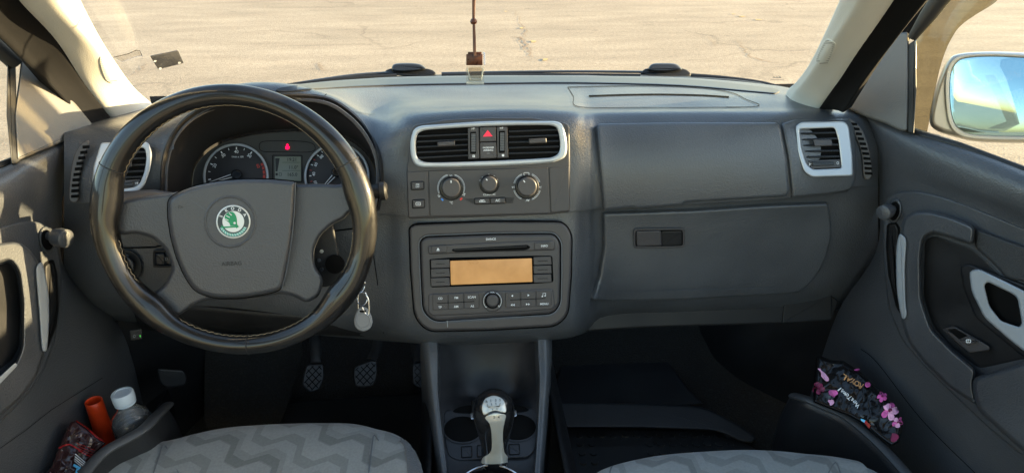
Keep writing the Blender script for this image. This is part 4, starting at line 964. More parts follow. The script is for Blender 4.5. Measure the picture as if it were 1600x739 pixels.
# wipers
def wiper(label, piv, arm, blade, yb):
    t = thing('wiper', label, 'wiper', PY(*piv[0]), 'windscreen wipers lying at the foot of the glass')
    pv = slab('pivot_cover', clean(cr(piv[1], 4, True)), Pl(PY(*piv[0]), (0, -1, .9)), -.02, .012, 'slat', t, r=3, rh=.009, n=4)
    slab('pivot_base', clean(cr(piv[2], 4, True)), Pl(PY(*piv[0]), (0, -1, .9)), -.025, .002, 'rubber', t, r=2)
    tube('arm', [PY(*p) for p in arm], .006, 'slat', t, 8, flat=.5, sm=4); tube('blade', [PY(*p) for p in blade], .005, 'rubber', t, 8, sm=4)
wiper('left wiper at the windscreen foot, its rounded pivot cap nearer the steering wheel', ((640, 108, 1.60), [(612, 108), (615, 101), (628, 99), (650, 99.5), (661, 103), (664, 109), (640, 112), (618, 112)], [(601, 113), (614, 107), (660, 107), (677, 111), (678, 118), (640, 119), (606, 117)]),
      [(625, 113, 1.60), (560, 117, 1.58), (500, 125, 1.55), (445, 134, 1.52)], [(430, 137, 1.49), (500, 128, 1.50), (560, 122, 1.51), (620, 119, 1.52)], 0)
wiper('right wiper at the windscreen foot, its pivot cap beyond the passenger side of the dash', ((1035, 108, 1.60), [(1013, 107), (1020, 100), (1040, 99), (1055, 100), (1063, 105), (1064, 110), (1040, 112), (1017, 111)], [(1003, 113), (1014, 107), (1060, 107), (1075, 111), (1077, 119), (1040, 119), (1004, 117)]),
      [(1010, 113, 1.60), (900, 112, 1.60), (800, 113, 1.60), (690, 115, 1.60)], [(690, 118.5, 1.54), (765, 118, 1.54), (870, 118, 1.54), (1000, 119, 1.53)], 0)
tube('hose', [PY(*p) for p in ((1080, 119, 1.56), (1130, 123, 1.55), (1190, 131, 1.52), (1240, 145, 1.47))], .006, 'rubber', car, 8, sm=4)

# ================================================================== AIR FRESHENER
AY = .98; AP = Pl(PY(742, 110, AY), (0, -1, .0))
af = thing('air_freshener', 'glass perfume vial with dark brown cap hanging on a cord before the windscreen', 'air freshener', AP.at(742, 110))
q0, q1 = AP.at(728, 107), AP.at(757, 133)
def abox(name, u0, v0, u1, v1, d, m, r=1.5, par=af): return slab(name, rpoly([(u0, v0), (u1, v0), (u1, v1), (u0, v1)], r), AP, -d/2, d/2, m, par, r=.8, rh=.001, back=True)
abox('vial', 728, 104, 756.5, 133, .022, 'vial', 3); abox('perfume', 732, 106, 753, 127, .014, 'oil', 3); abox('cap', 728.5, 85, 754, 102.5, .022, 'brown_wood', 1); abox('cap_top', 731, 81.5, 752.5, 86, .018, 'brown_wood', 1)
tube('vial_edge_glint', [AP.at(*p, .009) for p in ((730, 107), (735, 124), (752, 124), (755, 107))], .0012, 'cap', af, 6); tube('vial_base_glint', [AP.at(729, 131.0, .009), AP.at(756, 131.0, .009)], .0019, 'cap', af, 6)  # pale tubes put in for the bright outlines light draws in clear glass
tube('cord', [PY(741, 88, AY-.012), PY(740.5, 60, AY-.006), PY(740, 32, AY-.003)], .0016, 'cord', af, 8); tube('cord', [PY(742.5, 88, AY-.012), PY(742, 60, AY-.006), PY(740.5, 32, AY-.003)], .0014, 'cord', af, 8)
lathe('bead', PY(740, 34, AY-.002)-Vector((0, 0, .0045)), (0, 0, 1), [(.001, 0), (.0038, .0015), (.0050, .0045), (.0038, .0075), (.001, .009)], 'brown_wood', af, 16)
tube('cord', [PY(739.5, 30, AY), PY(739.3, 0, AY), PY(738, -160, AY)], .0015, 'cord', af, 8); tube('cord', [PY(740.5, 30, AY), PY(741.5, 0, AY), PY(740, -160, AY)], .0014, 'cord', af, 8)
V, F = [], []
for k in range(12): lathe_geo(PY(756+(k % 2)*1.2, 84+k*1.6, AY), (0, 0, 1), [(.0004, 0), (.001, .0007), (.0004, .0014)], 6, V, F)
obj('cord_fray', V, F, 'chrome', af)

# ================================================================== DOORS
ld = thing('car_door', 'left front door with grey plastic trim, beside the steering wheel', 'car door', (-.62, .9, .3), 'front doors of the car')
LD = Pl(Vector((-.60, .98, .96)), Vector((.99, -.12, 0)))
def S(name, pts, P, h0, h1, m, par, rad_=6, r=3, rh=None, n=4, step=None, smooth_=False, back=False):
    pl = clean(cr(pts, 5, True)) if smooth_ else rpoly(pts, rad_, 5)
    return slab(name, pl, P, h0, h1, m, par, r=r, rh=rh, n=n, step=step, back=back)
def gridpx(rows, su=4, sv=4): return grid([[P_.at(u, v, h) for (u, v, h) in r_] for r_ in rows for P_ in (PCUR,)], su, sv)
PCUR = LD
V, F = gridpx([
  [(-330, 372, -.05), (-150, 318, -.05), (0, 259, -.05), (40, 240, -.045), (90, 219, -.04), (128, 203, -.035), (146, 197, -.03)],
  [(-330, 378, -.015), (-150, 323, -.01), (0, 264, -.006), (40, 245, -.006), (90, 224, -.008), (124, 208, -.012), (141, 202, -.02)],
  [(-330, 400, .012), (-150, 342, .014), (0, 283, .015), (40, 262, .014), (80, 243, .010), (108, 230, .0), (120, 226, -.02)],
  [(-330, 440, .020), (-150, 382, .020), (0, 318, .018), (40, 300, .016), (72, 285, .010), (92, 276, -.002), (101, 274, -.025)],
  [(-330, 500, .006), (-150, 430, .006), (0, 360, .006), (35, 350, .004), (70, 345, .0), (90, 342, -.008), (97, 342, -.03)],
  [(-330, 620, .0), (-150, 540, .0), (0, 450, .0), (35, 440, .0), (70, 430, .0), (93, 425, -.004), (104, 425, -.03)],
  [(-330, 800, .0), (-150, 700, .0), (0, 580, .0), (40, 560, .0), (90, 540, .0), (150, 520, -.004), (190, 515, -.03)],
  [(-330, 1200, .0), (-150, 1000, .0), (0, 850, .0), (40, 800, .0), (110, 740, .0), (190, 680, -.004), (228, 650, -.03)]], 5, 5)
obj('door_panel', V, F, 'door', ld, ang=180)
box('outer_skin', -.70, -.68, -.30, 1.02, .25, .93, 'body', ld)
S('lower_trim', [(-300, 480), (-100, 400), (0, 355), (32, 346), (62, 346), (83, 360), (91, 385), (95, 420), (94, 480), (86, 530), (70, 575), (45, 615), (0, 660), (-100, 745), (-300, 900)], LD, -.002, .009, 'door', ld, 14, r=3, rh=.004)
arch = [(-200, 440), (-60, 392), (0, 380), (26, 377), (45, 387), (61, 410), (66, 470), (71, 549), (58, 588), (32, 622), (0, 650), (-60, 700), (-200, 800), (-200, 720), (-60, 640), (0, 590), (24, 568), (34, 542), (35, 471), (29, 424), (16, 406), (0, 411), (-60, 428), (-200, 480)]
arm_l = S('armrest', arch, LD, .0, .034, 'door', ld, 10, r=5, rh=.016, n=5, step=8)
S('grab_recess', [(68, 410), (84, 404), (90, 430), (92, 477), (88, 510), (75, 545), (70, 549)], LD, .005, .0098, 'void', ld, 6, r=1)
S('grab_pad', [(70, 414), (82, 409), (87, 430), (88, 477), (84, 505), (74, 535)], LD, .007, .0115, 'dark', ld, 6, r=4, rh=.002)
S('grab_strip', [(60, 412), (56, 422), (58, 450), (62, 500), (65, 542), (69, 549), (74, 542), (77, 500), (76, 460), (71, 428), (66, 411)], LD, .03, .040, 'silver', ld, smooth_=True, r=2.5, rh=.004)
S('pull_pocket', [(-80, 428), (0, 414), (14, 408), (26, 426), (32, 471), (31, 540), (20, 562), (-80, 636)], LD, .008, .0100, 'dark', ld, 10, r=6, rh=.0015)
S('switch_panel', [(-60, 620), (0, 588), (24, 566), (28, 570), (-10, 610), (-60, 650)], LD, .03, .037, 'silver', ld, 3, r=1)
S('mirror_adjuster_base', ell(74, 374, 13, 21, 24, -8), LD, .006, .013, 'door', ld, 0, r=4, rh=.004)
S('mirror_adjuster_dish', ell(74, 375, 9.5, 16, 24, -8), LD, .011, .0136, 'void', ld, 0, r=.5)
kp = LD.at(72, 368, .010); kq = PX(84, 366, LD.at(84, 366, .03).x)
lathe('mirror_adjuster', kp, LD.n+Vector((0, -.25, 0)), [(.006, 0), (.006, .014), (.0125, .018), (.014, .026), (.013, .036), (.009, .0385)], 'door', ld, 24)
# sail panel and window frame (left)
LD2 = Pl(Vector((-.60, .98, .96)), Vector((.97, -.15, .20)))
S('sail_panel', [(34, 80), (46, 76), (60, 90), (100, 140), (148, 199), (130, 210), (75, 232), (38, 247), (26, 252), (22, 180), (30, 120)], LD2, -.02, .006, 'sail', ld, 7, r=4, rh=.006)
S('window_channel', [(12, 70), (24, 78), (26, 170), (36, 244), (30, 254), (18, 258), (10, 180)], LD2, -.02, .004, 'rubber', ld, 3, r=2)
tube('window_frame', [LD2.at(*p) for p in ((-140, -60, .005), (-60, 20, .005), (0, 76, .005), (24, 98, .005))], .012, 'rubber', ld, 12)
tube('window_frame', [LD2.at(*p) for p in ((-200, -130, -.03), (-80, -40, -.03), (0, 42, -.02), (40, 80, -.015))], .020, 'seal', ld, 12)
tube('belt_seal', [LD.at(*p) for p in ((-330, 372, -.02), (-150, 317, -.02), (0, 260, -.015), (36, 246, -.01))], .006, 'rubber', ld, 10)
V, F = grid([[LD2.at(u, v, -.028) for u, v in r_] for r_ in ([(-420, -200), (-150, -100), (40, 60)], [(-420, 60), (-150, 80), (40, 160)], [(-420, 420), (-150, 330), (40, 258)])], 2, 2)
obj('window_glass', V, F, 'window_glass', ld)
# left bin
bl = [(262, 632, .53), (244, 650, .57), (224, 670, .58), (195, 687, .58), (165, 704, .58), (138, 731, .58), (95, 790, .58)]
P0 = [PZ(*p) for p in bl]; V, F = grid([[p+Vector((-.004, 0, -.0)) for p in P0], [p+Vector((.004, .01, -.06)) for p in P0], [p+Vector((0, .02, -.2)) for p in P0]], 5, 3); solid(obj('door_bin', V, F, 'bin', ld), .006)
tube('bin_edge', cr(P0, 5), .010, 'lip', ld, 12, flat=.55)
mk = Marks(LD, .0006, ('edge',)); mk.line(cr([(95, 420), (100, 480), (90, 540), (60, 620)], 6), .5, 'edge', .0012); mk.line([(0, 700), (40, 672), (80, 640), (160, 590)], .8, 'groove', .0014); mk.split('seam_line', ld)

rd = thing('car_door', 'right front door with silver pull handle and window switch, passenger side', 'car door', (.74, .9, .3), 'front doors of the car')
RD = Pl(Vector((.70, .95, .96)), Vector((-.97, -.24, 0)))
PCUR = RD
V, F = gridpx([
  [(2000, 412, -.05), (1750, 326, -.05), (1600, 262, -.05), (1500, 222, -.045), (1430, 200, -.04), (1370, 174, -.035), (1345, 162, -.03)],
  [(2000, 420, -.012), (1750, 332, -.010), (1600, 268, -.006), (1500, 231, -.006), (1420, 207, -.006), (1365, 186, -.012), (1335, 168, -.02)],
  [(2000, 445, .012), (1750, 350, .014), (1600, 290, .015), (1500, 254, .014), (1430, 230, .010), (1375, 206, .0), (1350, 190, -.02)],
  [(2000, 500, .020), (1750, 390, .020), (1600, 325, .018), (1500, 288, .016), (1430, 265, .010), (1384, 248, .0), (1368, 240, -.025)],
  [(2000, 560, .006), (1750, 440, .006), (1600, 358, .006), (1510, 322, .006), (1430, 302, .002), (1385, 305, -.006), (1374, 305, -.03)],
  [(2000, 660, .0), (1750, 540, .0), (1600, 450, .0), (1510, 420, .0), (1430, 400, .0), (1382, 395, -.004), (1368, 395, -.03)],
  [(2000, 860, .0), (1750, 740, .0), (1600, 640, .0), (1510, 600, .0), (1430, 560, .0), (1350, 510, -.004), (1308, 490, -.03)],
  [(2000, 1200, .0), (1750, 1040, .0), (1600, 900, .0), (1510, 840, .0), (1420, 760, .0), (1310, 660, -.004), (1265, 620, -.03)]], 5, 5)
obj('door_panel', V, F, 'door', rd, ang=180)
box('outer_skin', .84, .86, -.30, .98, .25, .84, 'body', rd)
S('lower_trim', [(1380, 330), (1384, 312), (1400, 300), (1434, 298), (1475, 308), (1520, 324), (1600, 357), (1800, 440), (1800, 800), (1600, 714), (1540, 664), (1479, 606), (1440, 568), (1408, 530), (1388, 480), (1379, 400)], RD, -.002, .009, 'door', rd, 14, r=3, rh=.004)
archr = [(1408, 352), (1414, 338), (1430, 330), (1456, 330), (1490, 340), (1524, 354), (1520, 384), (1480, 370), (1456, 364), (1443, 372), (1439, 400), (1440, 467), (1456, 514), (1490, 548), (1526, 578), (1520, 600), (1527, 634), (1480, 602), (1440, 562), (1419, 534), (1408, 500), (1404, 440)]
S('armrest_frame', archr, RD, 0, .034, 'door', rd, 10, r=5.5, rh=.015, n=5, step=8)
S('armrest', [(1520, 590), (1600, 566), (1800, 510), (1800, 860), (1600, 706), (1527, 640), (1519, 610)], RD, .0, .045, 'door', rd, 12, r=8, rh=.018, n=6)
S('fabric_insert', [(1525, 357), (1600, 385), (1800, 470), (1800, 560), (1600, 440), (1574, 436), (1550, 410), (1523, 386)], RD, .0, .020, 'insert', rd, 6, r=4, rh=.010, step=10)
S('pull_pocket', [(1445, 375), (1460, 368), (1520, 388), (1550, 415), (1575, 440), (1640, 470), (1640, 560), (1600, 560), (1530, 576), (1490, 545), (1458, 510), (1443, 465)], RD, .008, .0100, 'dark', rd, 10, r=5, rh=.0012)
S('handle_dish', [(1500, 418), (1512, 411), (1600, 444), (1640, 460), (1640, 580), (1597, 556), (1524, 496), (1506, 452)], RD, .009, .016, 'dark', rd, 8, r=4, rh=.004)
ho = rpoly([(1514, 424), (1528, 419), (1574, 441), (1608, 458), (1618, 500), (1616, 560), (1580, 533), (1538, 496), (1518, 456)], [5, 8, 5, 12, 8, 8, 5, 8, 8])
hi = rpoly([(1538, 446), (1543, 440), (1582, 459), (1590, 466), (1597, 505), (1593, 511), (1564, 501), (1546, 478)], [3, 4, 4, 5, 4, 4, 6, 6])
slab('handle_hollow', inset(clean(hi), -3), RD, .014, .0166, 'void', rd, r=.4)
frame('pull_handle', ho, hi, RD, .015, .031, 'silver', rd, r=3, rh=.006, N=100, hin=.017)
S('window_switch_panel', [(1472, 514), (1491, 509), (1547, 541), (1546, 547), (1514, 551)], RD, .012, .019, 'soft', rd, 4, r=2, rh=.003)
S('switch_hollow', [(1480, 514), (1493, 513), (1513, 525), (1500, 531)], RD, .0185, .0194, 'void', rd, 3, r=.3)
S('window_switch', [(1498, 530), (1513, 524), (1528, 533), (1513, 540)], RD, .0185, .0225, 'soft', rd, 2, r=1.5, rh=.002)
mk = Marks(RD, .0230); mk.loop(rect(1510, 530.5, 1516.5, 535, .8), 1.1); mk.line([(1513.2, 529.5), (1512, 536)], .9); mk.build('symbol', rd)
S('grab_recess', [(1386, 350), (1400, 346), (1407, 356), (1402, 400), (1404, 450), (1410, 495), (1400, 480), (1388, 430), (1384, 385)], RD, .005, .0098, 'void', rd, 4, r=1)
S('grab_pad', [(1389, 352), (1399, 349), (1404, 360), (1400, 400), (1402, 450), (1407, 485), (1393, 440), (1388, 390)], RD, .007, .0115, 'dark', rd, 4, r=3, rh=.002)
S('grab_strip', [(1405, 367), (1411, 368), (1416, 378), (1414, 420), (1415, 470), (1417, 490), (1413, 498), (1408, 493), (1402, 460), (1400, 420), (1401, 385)], RD, .03, .040, 'silver', rd, smooth_=True, r=2.5, rh=.004)
S('mirror_adjuster_base', ell(1397, 329, 12, 20, 24, 8), RD, .006, .013, 'door', rd, 0, r=4, rh=.004)
S('mirror_adjuster_dish', ell(1397, 330, 8.5, 15, 24, 8), RD, .011, .0136, 'void', rd, 0, r=.5)
lathe('mirror_adjuster', RD.at(1398, 326, .010), RD.n+Vector((0, -.25, 0)), [(.006, 0), (.006, .012), (.0110, .015), (.0125, .022), (.0115, .031), (.008, .033)], 'door', rd, 24)
RD2 = Pl(Vector((.70, .95, .96)), Vector((-.95, -.24, .20)))
S('sail_panel', [(1322, 168), (1345, 130), (1375, 88), (1392, 62), (1404, 52), (1420, 50), (1420, 120), (1418, 206), (1405, 204), (1385, 194), (1350, 182)], RD2, -.02, .006, 'sail', rd, 6, r=4, rh=.006)
S('window_channel', [(1419, 70), (1431, 62), (1432, 140), (1428, 210), (1418, 207)], RD2, -.025, .004, 'rubber', rd, 3, r=2)
S('window_channel_bright', [(1429, 66), (1432, 62), (1432, 108), (1430, 110)], RD2, -.02, .006, 'body', rd, 1, r=1)
tube('window_frame', [RD2.at(*p) for p in ((1425, 60, .004), (1450, 25, .006), (1475, -10, .008), (1560, -110, .008))], [.007, .012, .014, .014], 'rubber', rd, 12)
tube('window_frame', [RD2.at(*p) for p in ((1404, 54, -.01), (1430, 20, -.02), (1465, -20, -.03), (1560, -140, -.03))], .018, 'seal', rd, 12)
tube('belt_seal', [RD.at(*p) for p in ((1420, 206, -.01), (1500, 229, -.012), (1600, 267, -.015), (1750, 330, -.02), (2000, 418, -.02))], .006, 'rubber', rd, 10)
V, F = grid([[RD2.at(u, v, -.028) for u, v in r_] for r_ in ([(1418, 40), (1600, -120), (2100, -200)], [(1418, 130), (1600, 80), (2100, 60)], [(1418, 210), (1600, 270), (2100, 450)])], 2, 2)
obj('window_glass', V, F, 'window_glass', rd)
dfl = slab('wind_deflector', clean([Vector(p) for p in ((1431, 62), (1480, -10), (1560, -120), (1640, -100))]+[p for p in cr([Vector((1570, -12)), Vector((1553, 6)), Vector((1524, 24)), Vector((1500, 42)), Vector((1485, 64)), Vector((1472, 96)), Vector((1461, 142)), Vector((1452, 190)), Vector((1448, 211))], 5)]+[Vector((1428, 208))]), RD2, -.048, -.045, 'smoked', rd, r=.5, back=True)
br = [(1240, 618, .50), (1262, 624, .52), (1290, 636, .52), (1318, 648, .52), (1350, 672, .52), (1385, 705, .52), (1425, 750, .52), (1480, 820, .52)]
P0 = [PZ(*p) for p in br]; V, F = grid([[p for p in P0], [p+Vector((-.008, .01, -.08)) for p in P0], [p+Vector((0, .02, -.24)) for p in P0]], 5, 3); solid(obj('door_bin', V, F, 'bin', rd), .006)
tube('bin_edge', cr(P0, 5), .010, 'lip', rd, 12, flat=.55)
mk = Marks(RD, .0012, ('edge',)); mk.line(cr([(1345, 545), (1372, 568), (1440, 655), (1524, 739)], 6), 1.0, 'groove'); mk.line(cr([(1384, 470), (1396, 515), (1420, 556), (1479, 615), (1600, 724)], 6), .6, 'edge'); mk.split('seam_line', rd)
# wing mirror
MY = 1.03; MP = Pl(PY(1545, 150, MY), (-.39, -1, .27))
wm = slab('wing_mirror', clean(cr([(1466, 125), (1480, 96), (1500, 84), (1560, 81), (1640, 86), (1700, 100), (1710, 200), (1660, 224), (1600, 224), (1530, 222), (1490, 214), (1462, 204), (1452, 190), (1456, 160)], 5, True)), MP, -.09, .0, 'body', rd, r=9, rh=.02, n=6, back=True)
frame('mirror_rim', clean(cr([(1478, 122), (1486, 98), (1506, 87), (1560, 84), (1640, 90), (1698, 106), (1704, 195), (1655, 215), (1600, 219), (1530, 218), (1500, 212), (1484, 195), (1478, 160)], 5, True)), clean(cr([(1484, 122), (1491, 101), (1508, 90.5), (1560, 88), (1640, 94), (1692, 109), (1698, 192), (1652, 210), (1600, 213.5), (1530, 212), (1504, 206), (1490, 192), (1484, 160)], 5, True)), MP, .0, .006, 'body', wm, r=1.5, N=120)
# mirror glass, slightly turned up and out inside its rim
gp = clean(cr([(1485, 122), (1492, 102), (1509, 91.5), (1560, 89), (1640, 95), (1691, 110), (1697, 191), (1651, 209), (1600, 212.5), (1530, 211), (1505, 205), (1491, 191), (1485, 160)], 5, True))
MG = Pl(MP.at(1590, 150, .003), MP.n)
slab('mirror_glass', gp, MG, -.001, .0, 'mirror', wm, r=.4)

# ================================================================== CENTRE CONSOLE
cc = thing('centre_console', 'black centre console with open tray and two round cup holders', 'console', (.04, .9, .28))
# back wall and floor of the tray
V, F = grid([[PY(u, v, y) for u, v, y in r_] for r_ in (
   [(676, 520, .99), (720, 522, 1.01), (765, 522, 1.02), (810, 520, 1.01), (846, 516, .99)],
   [(682, 560, .965), (720, 562, 1.0), (765, 562, 1.01), (810, 560, 1.0), (844, 556, .965)],
   [(684, 610, .935), (720, 616, .97), (765, 620, .98), (810, 614, .97), (841, 604, .935)],
   [(688, 640, .90), (720, 637, .93), (765, 637, .94), (810, 634, .93), (840, 634, .90)],
   [(692, 690, .85), (720, 692, .85), (765, 692, .85), (810, 690, .85), (838, 688, .85)],
   [(696, 745, .79), (720, 745, .79), (765, 745, .79), (810, 745, .79), (836, 742, .79)],
   [(696, 820, .70), (720, 820, .70), (765, 820, .70), (810, 820, .70), (836, 815, .70)])], 5, 5)
TR = Surf(V, F); M['tray'] = mat('tray_plastic', (.030, .031, .035), .45, spec=.5, bump=('n', 700, .3, .0006), var=(18, .35))
obj('tray', V, F, 'tray', cc, ang=180)
def arm(pts_in, pts_out, s):
    rows = []
    for (i, o_) in zip(pts_in, pts_out):
        a, b = PY(*i), PY(*o_); rows.append([a+Vector((s*.002, .03, -.05)), a, a.lerp(b, .2)+Vector((0, -.006, .006)), a.lerp(b, .6)+Vector((0, -.009, .009)), b, b+Vector((-s*.004, .03, -.05)), b+Vector((-s*.01, .05, -.20))])
    V, F = grid(rows, 4, 5); return obj('side_rail', V, F, 'dash', cc, ang=180)
arm([(684, 522, .975), (685, 560, .945), (685, 609, .91), (689, 650, .875), (695, 700, .83), (700, 745, .79), (704, 830, .72)],
    [(656, 522, .985), (661, 560, .955), (668, 609, .92), (673, 650, .885), (679, 700, .84), (685, 745, .80), (692, 830, .73)], 1)
arm([(838, 520, .975), (840, 560, .945), (842, 597, .915), (840, 650, .875), (837, 700, .83), (834, 745, .79), (832, 830, .72)],
    [(862, 520, .985), (862, 560, .955), (859, 597, .92), (856, 650, .885), (852, 700, .84), (849, 745, .80), (846, 830, .73)], -1)
TP = plane3(TR.at(700, 670), TR.at(835, 668), TR.at(765, 715))
pn = slab('cup_holder_panel', rpoly([(693, 645), (700, 640), (834, 637), (840, 642), (838, 690), (835, 704), (824, 714), (715, 719), (700, 712), (695, 690)], [6, 6, 6, 6, 0, 10, 10, 10, 10, 0]), TP, -.01, .004, 'tray', cc, r=2, rh=.002)
for x, y, rx, ry in ((723, 670, 31, 21.5), (808, 667, 31, 21.5)):
    g = slab('cup_holder', ell(x, y, rx, ry, 48), TP, .003, .0046, 'void', pn, r=.3)
    frame('cup_holder_rim', ell(x, y, rx+1, ry+1, 48), ell(x, y, rx-1.4, ry-1.4, 48), TP, .003, .0062, 'tray', g, r=.6, N=60)
slab('rear_cup_hole', clean(cr([(708, 643), (720, 635), (745, 632), (795, 631), (815, 634), (826, 641), (800, 645), (735, 646)], 4, True)), TP, .003, .0048, 'void', pn, r=.3)
fr = slab('cup_divider', rpoly([(737, 625), (800, 622), (808, 645), (806, 652), (800, 653), (742, 655), (735, 653)], 3), TP, .004, .012, 'gloss', cc, r=2, rh=.004)
for x, y in ((738.5, 650), (803.5, 646)): slab('divider_clip', rpoly([(x-4, y-5), (x+4, y-6), (x+4, y+4), (x-3, y+5)], 2), TP, .010, .016, 'chrome', fr, r=1)
for q in ([(721, 698), (736.5, 697), (737, 713), (721.5, 714)], [(795.5, 694.5), (811, 693.5), (811.5, 708.5), (796, 709.5)], [(746, 696), (756, 695), (756, 712), (746, 713)]):
    slab('switch_gap', inset(clean(rpoly(q, 1)), -1), TP, .003, .0047, 'void', pn, r=.2); slab('switch_blank', rpoly(q, 1), TP, .003, .0065, 'tray', pn, r=1, rh=.001)
# gear boot with chrome ring
GB = Pl(PZ(768, 745, .512), (0, -.25, 1))
bx_c = (768, 790)
frame('boot_ring', ell(768, 790, 66, 66, 60), ell(768, 790, 62.5, 62.5, 60), GB, -.004, .006, 'chrome', cc, r=1, N=80)
V, F = lathe_geo(GB.at(768, 775, .0), Vector((0, .05, 1)), [(.058, -.004), (.050, .008), (.040, .010), (.030, .014), (.024, .016), (.021, .020), (.020, .024)], 40); 
V = [v+Vector((noise.noise(v*60)*.004, noise.noise(v*60+Vector((5, 5, 5)))*.004, 0)) for v in V]; obj('gear_boot', V, F, 'leather', cc)
# tunnel sides
V, F = grid([[Vector((x, y, z)) for x, z in ((-.10+.0, .27), (-.085, .45), (-.065, .50))] for y in (.4, .8, 1.1, 1.45)], 3, 3); solid(obj('console_side', V, F, 'dark', cc), .005)
V, F = grid([[Vector((x, y, z)) for x, z in ((.185, .27), (.17, .45), (.145, .50))] for y in (.4, .8, 1.1, 1.45)], 3, 3); solid(obj('console_side', V, F, 'dark', cc), .005)

# gear lever
gl = thing('gear_lever', 'gear lever with black and silver knob marked with the shift pattern', 'gear lever', PY(773, 745, .80))
gb = PY(773, 738, .795); gt = PY(771.5, 636, .790); ax = (gt-gb); Lg = ax.length; ax.normalize()
prof = [(.016, -.05), (.0185, -.012), (.0192, -.008), (.0194, Lg*.22)]
lathe('collar', gb, ax, prof, 'patina', gl, 32)
V, F = lathe_geo(gb, ax, [(.0188, Lg*.16), (.0200, Lg*.19), (.0195, Lg*.45), (.0240, Lg*.62), (.0285, Lg*.78), (.0303, Lg*.90), (.0296, Lg*1.0), (.0265, Lg*1.08), (.020, Lg*1.14), (.010, Lg*1.17), (.002, Lg*1.18)], 48)
kb = obj('knob', V, F, 'gloss', gl, ang=180); KS = Surf(V, F)
slab('shift_plate', clean(cr([(753, 636), (757, 624), (767, 618.5), (776, 618.5), (786, 624), (790.5, 635), (790, 644), (781, 642.5), (773, 641), (764, 644), (757, 648), (754, 643)], 5, True)), KS, -.0005, .0012, 'patina', gl, r=1.2, rh=.0009, step=3)
slab('front_plate', clean(cr([(758, 652), (766, 647), (774, 644.5), (782, 646), (790, 648), (788.5, 658), (786, 672), (786, 690), (788, 706), (793, 713), (793, 722), (755, 724), (755, 714), (764, 708), (768, 700), (768, 678), (765, 662)], 5, True)), KS, -.0005, .0012, 'patina', gl, r=1, rh=.0008, step=3)
mk = Marks(KS, .0019, ('lcdink',))
for t, x, y in (('R', 760.5, 627.8), ('1', 767, 626.4), ('3', 774.5, 625.8), ('5', 781, 625.3), ('2', 772, 650.8), ('4', 779, 651)): mk.text(t, x, y, 3.9, -3, 'lcdink')
mk.line([(761.5, 631.3), (762.6, 635.8), (780, 634.4), (781.5, 629.8)], .75, 'lcdink'); mk.line([(768, 630), (770, 641)], .75, 'lcdink'); mk.line([(774.5, 629.3), (776.5, 640)], .75, 'lcdink')
mk.build('shift_pattern', gl)

# ================================================================== SEATS
def seat(label, outline, z, grp='front seats', cx=None):
    t = thing('car_seat', label, 'seat', PZ(outline[len(outline)//2][0], 745, .3), grp)
    fr_ = [PZ(u, v, z-.0*0) for u, v in outline]; n = len(fr_)
    fr_ = cr(fr_, 4); rows = []
    ym = max(p.y for p in fr_)
    xa, xb = fr_[0].x, fr_[-1].x
    for dy, dz, fy in ((.0, -.20, .02), (0.0, -.09, .008), (0, -.035, .003), (0, -.010, 0), (-.012, .002, 0), (-.04, .008, 0), (-.10, .008, 0), (-.2, .0, 0), (-.35, -.02, 0), (-.5, -.03, 0)):
        row = []
        for i, p in enumerate(fr_):
            tt = (p.x-xa)/(xb-xa)*2-1; side = abs(tt)
            puff = .010*(max(0, side-.62)/.38)*(1 if side < .93 else .2) if dy < -.01 else 0
            # gentle quilting wrinkles
            wv = .0012*noise.noise(Vector((p.x*18, (p.y+dy)*18, 0)))
            row.append(Vector((p.x*(1), p.y+dy*1.0-fy, z+dz+puff+wv)))
        rows.append(row)
    V, F = grid(rows, 2, 3); c = obj('cushion', V, F, 'fabric', t, ang=180)
    return t, Surf(V, F), fr_, rows
t1, SS, fr1, rw1 = seat('driver seat cushion in grey patterned fabric, behind the steering wheel', [(95, 800), (118, 768), (140, 734), (165, 711), (200, 696), (262, 683), (340, 665), (400, 659), (450, 656.5), (500, 656), (553, 657), (590, 665), (622, 677), (645, 698), (658, 725), (668, 760), (678, 800)], .53)
def seam(path, S_, par, r_=.0009, m='piping'):
    pts = [S_.at(u, v, .0006) for u, v in path]; return tube('seam', cr(pts, 4), r_, m, par, 6)
seam([(264, 684), (258, 696), (248, 715), (240, 738)], SS, t1); seam([(586, 665), (584, 680), (580, 705), (576, 738)], SS, t1)
seam([(622, 678), (631, 695), (636, 715), (638, 738)], SS, t1, .0012)
mk2 = slab('bolster_side', clean([Vector(p) for p in ((624, 679), (645, 699), (657, 725), (664, 760), (640, 765), (638, 738), (635, 712), (630, 694))]), SS, .0002, .0016, 'mesh', t1, r=.6, step=5)
t2, SS2, fr2, rw2 = seat('passenger seat cushion in grey patterned fabric, right of the gear lever', [(885, 790), (905, 757), (925, 739), (950, 725), (985, 714), (1027, 706), (1080, 701), (1130, 698), (1175, 697.5), (1230, 700), (1287, 707), (1325, 716), (1360, 730), (1385, 750), (1410, 790)], .53)
seam([(1296, 709), (1305, 722), (1315, 745)], SS2, t2); seam([(958, 722), (955, 730), (952, 745)], SS2, t2)

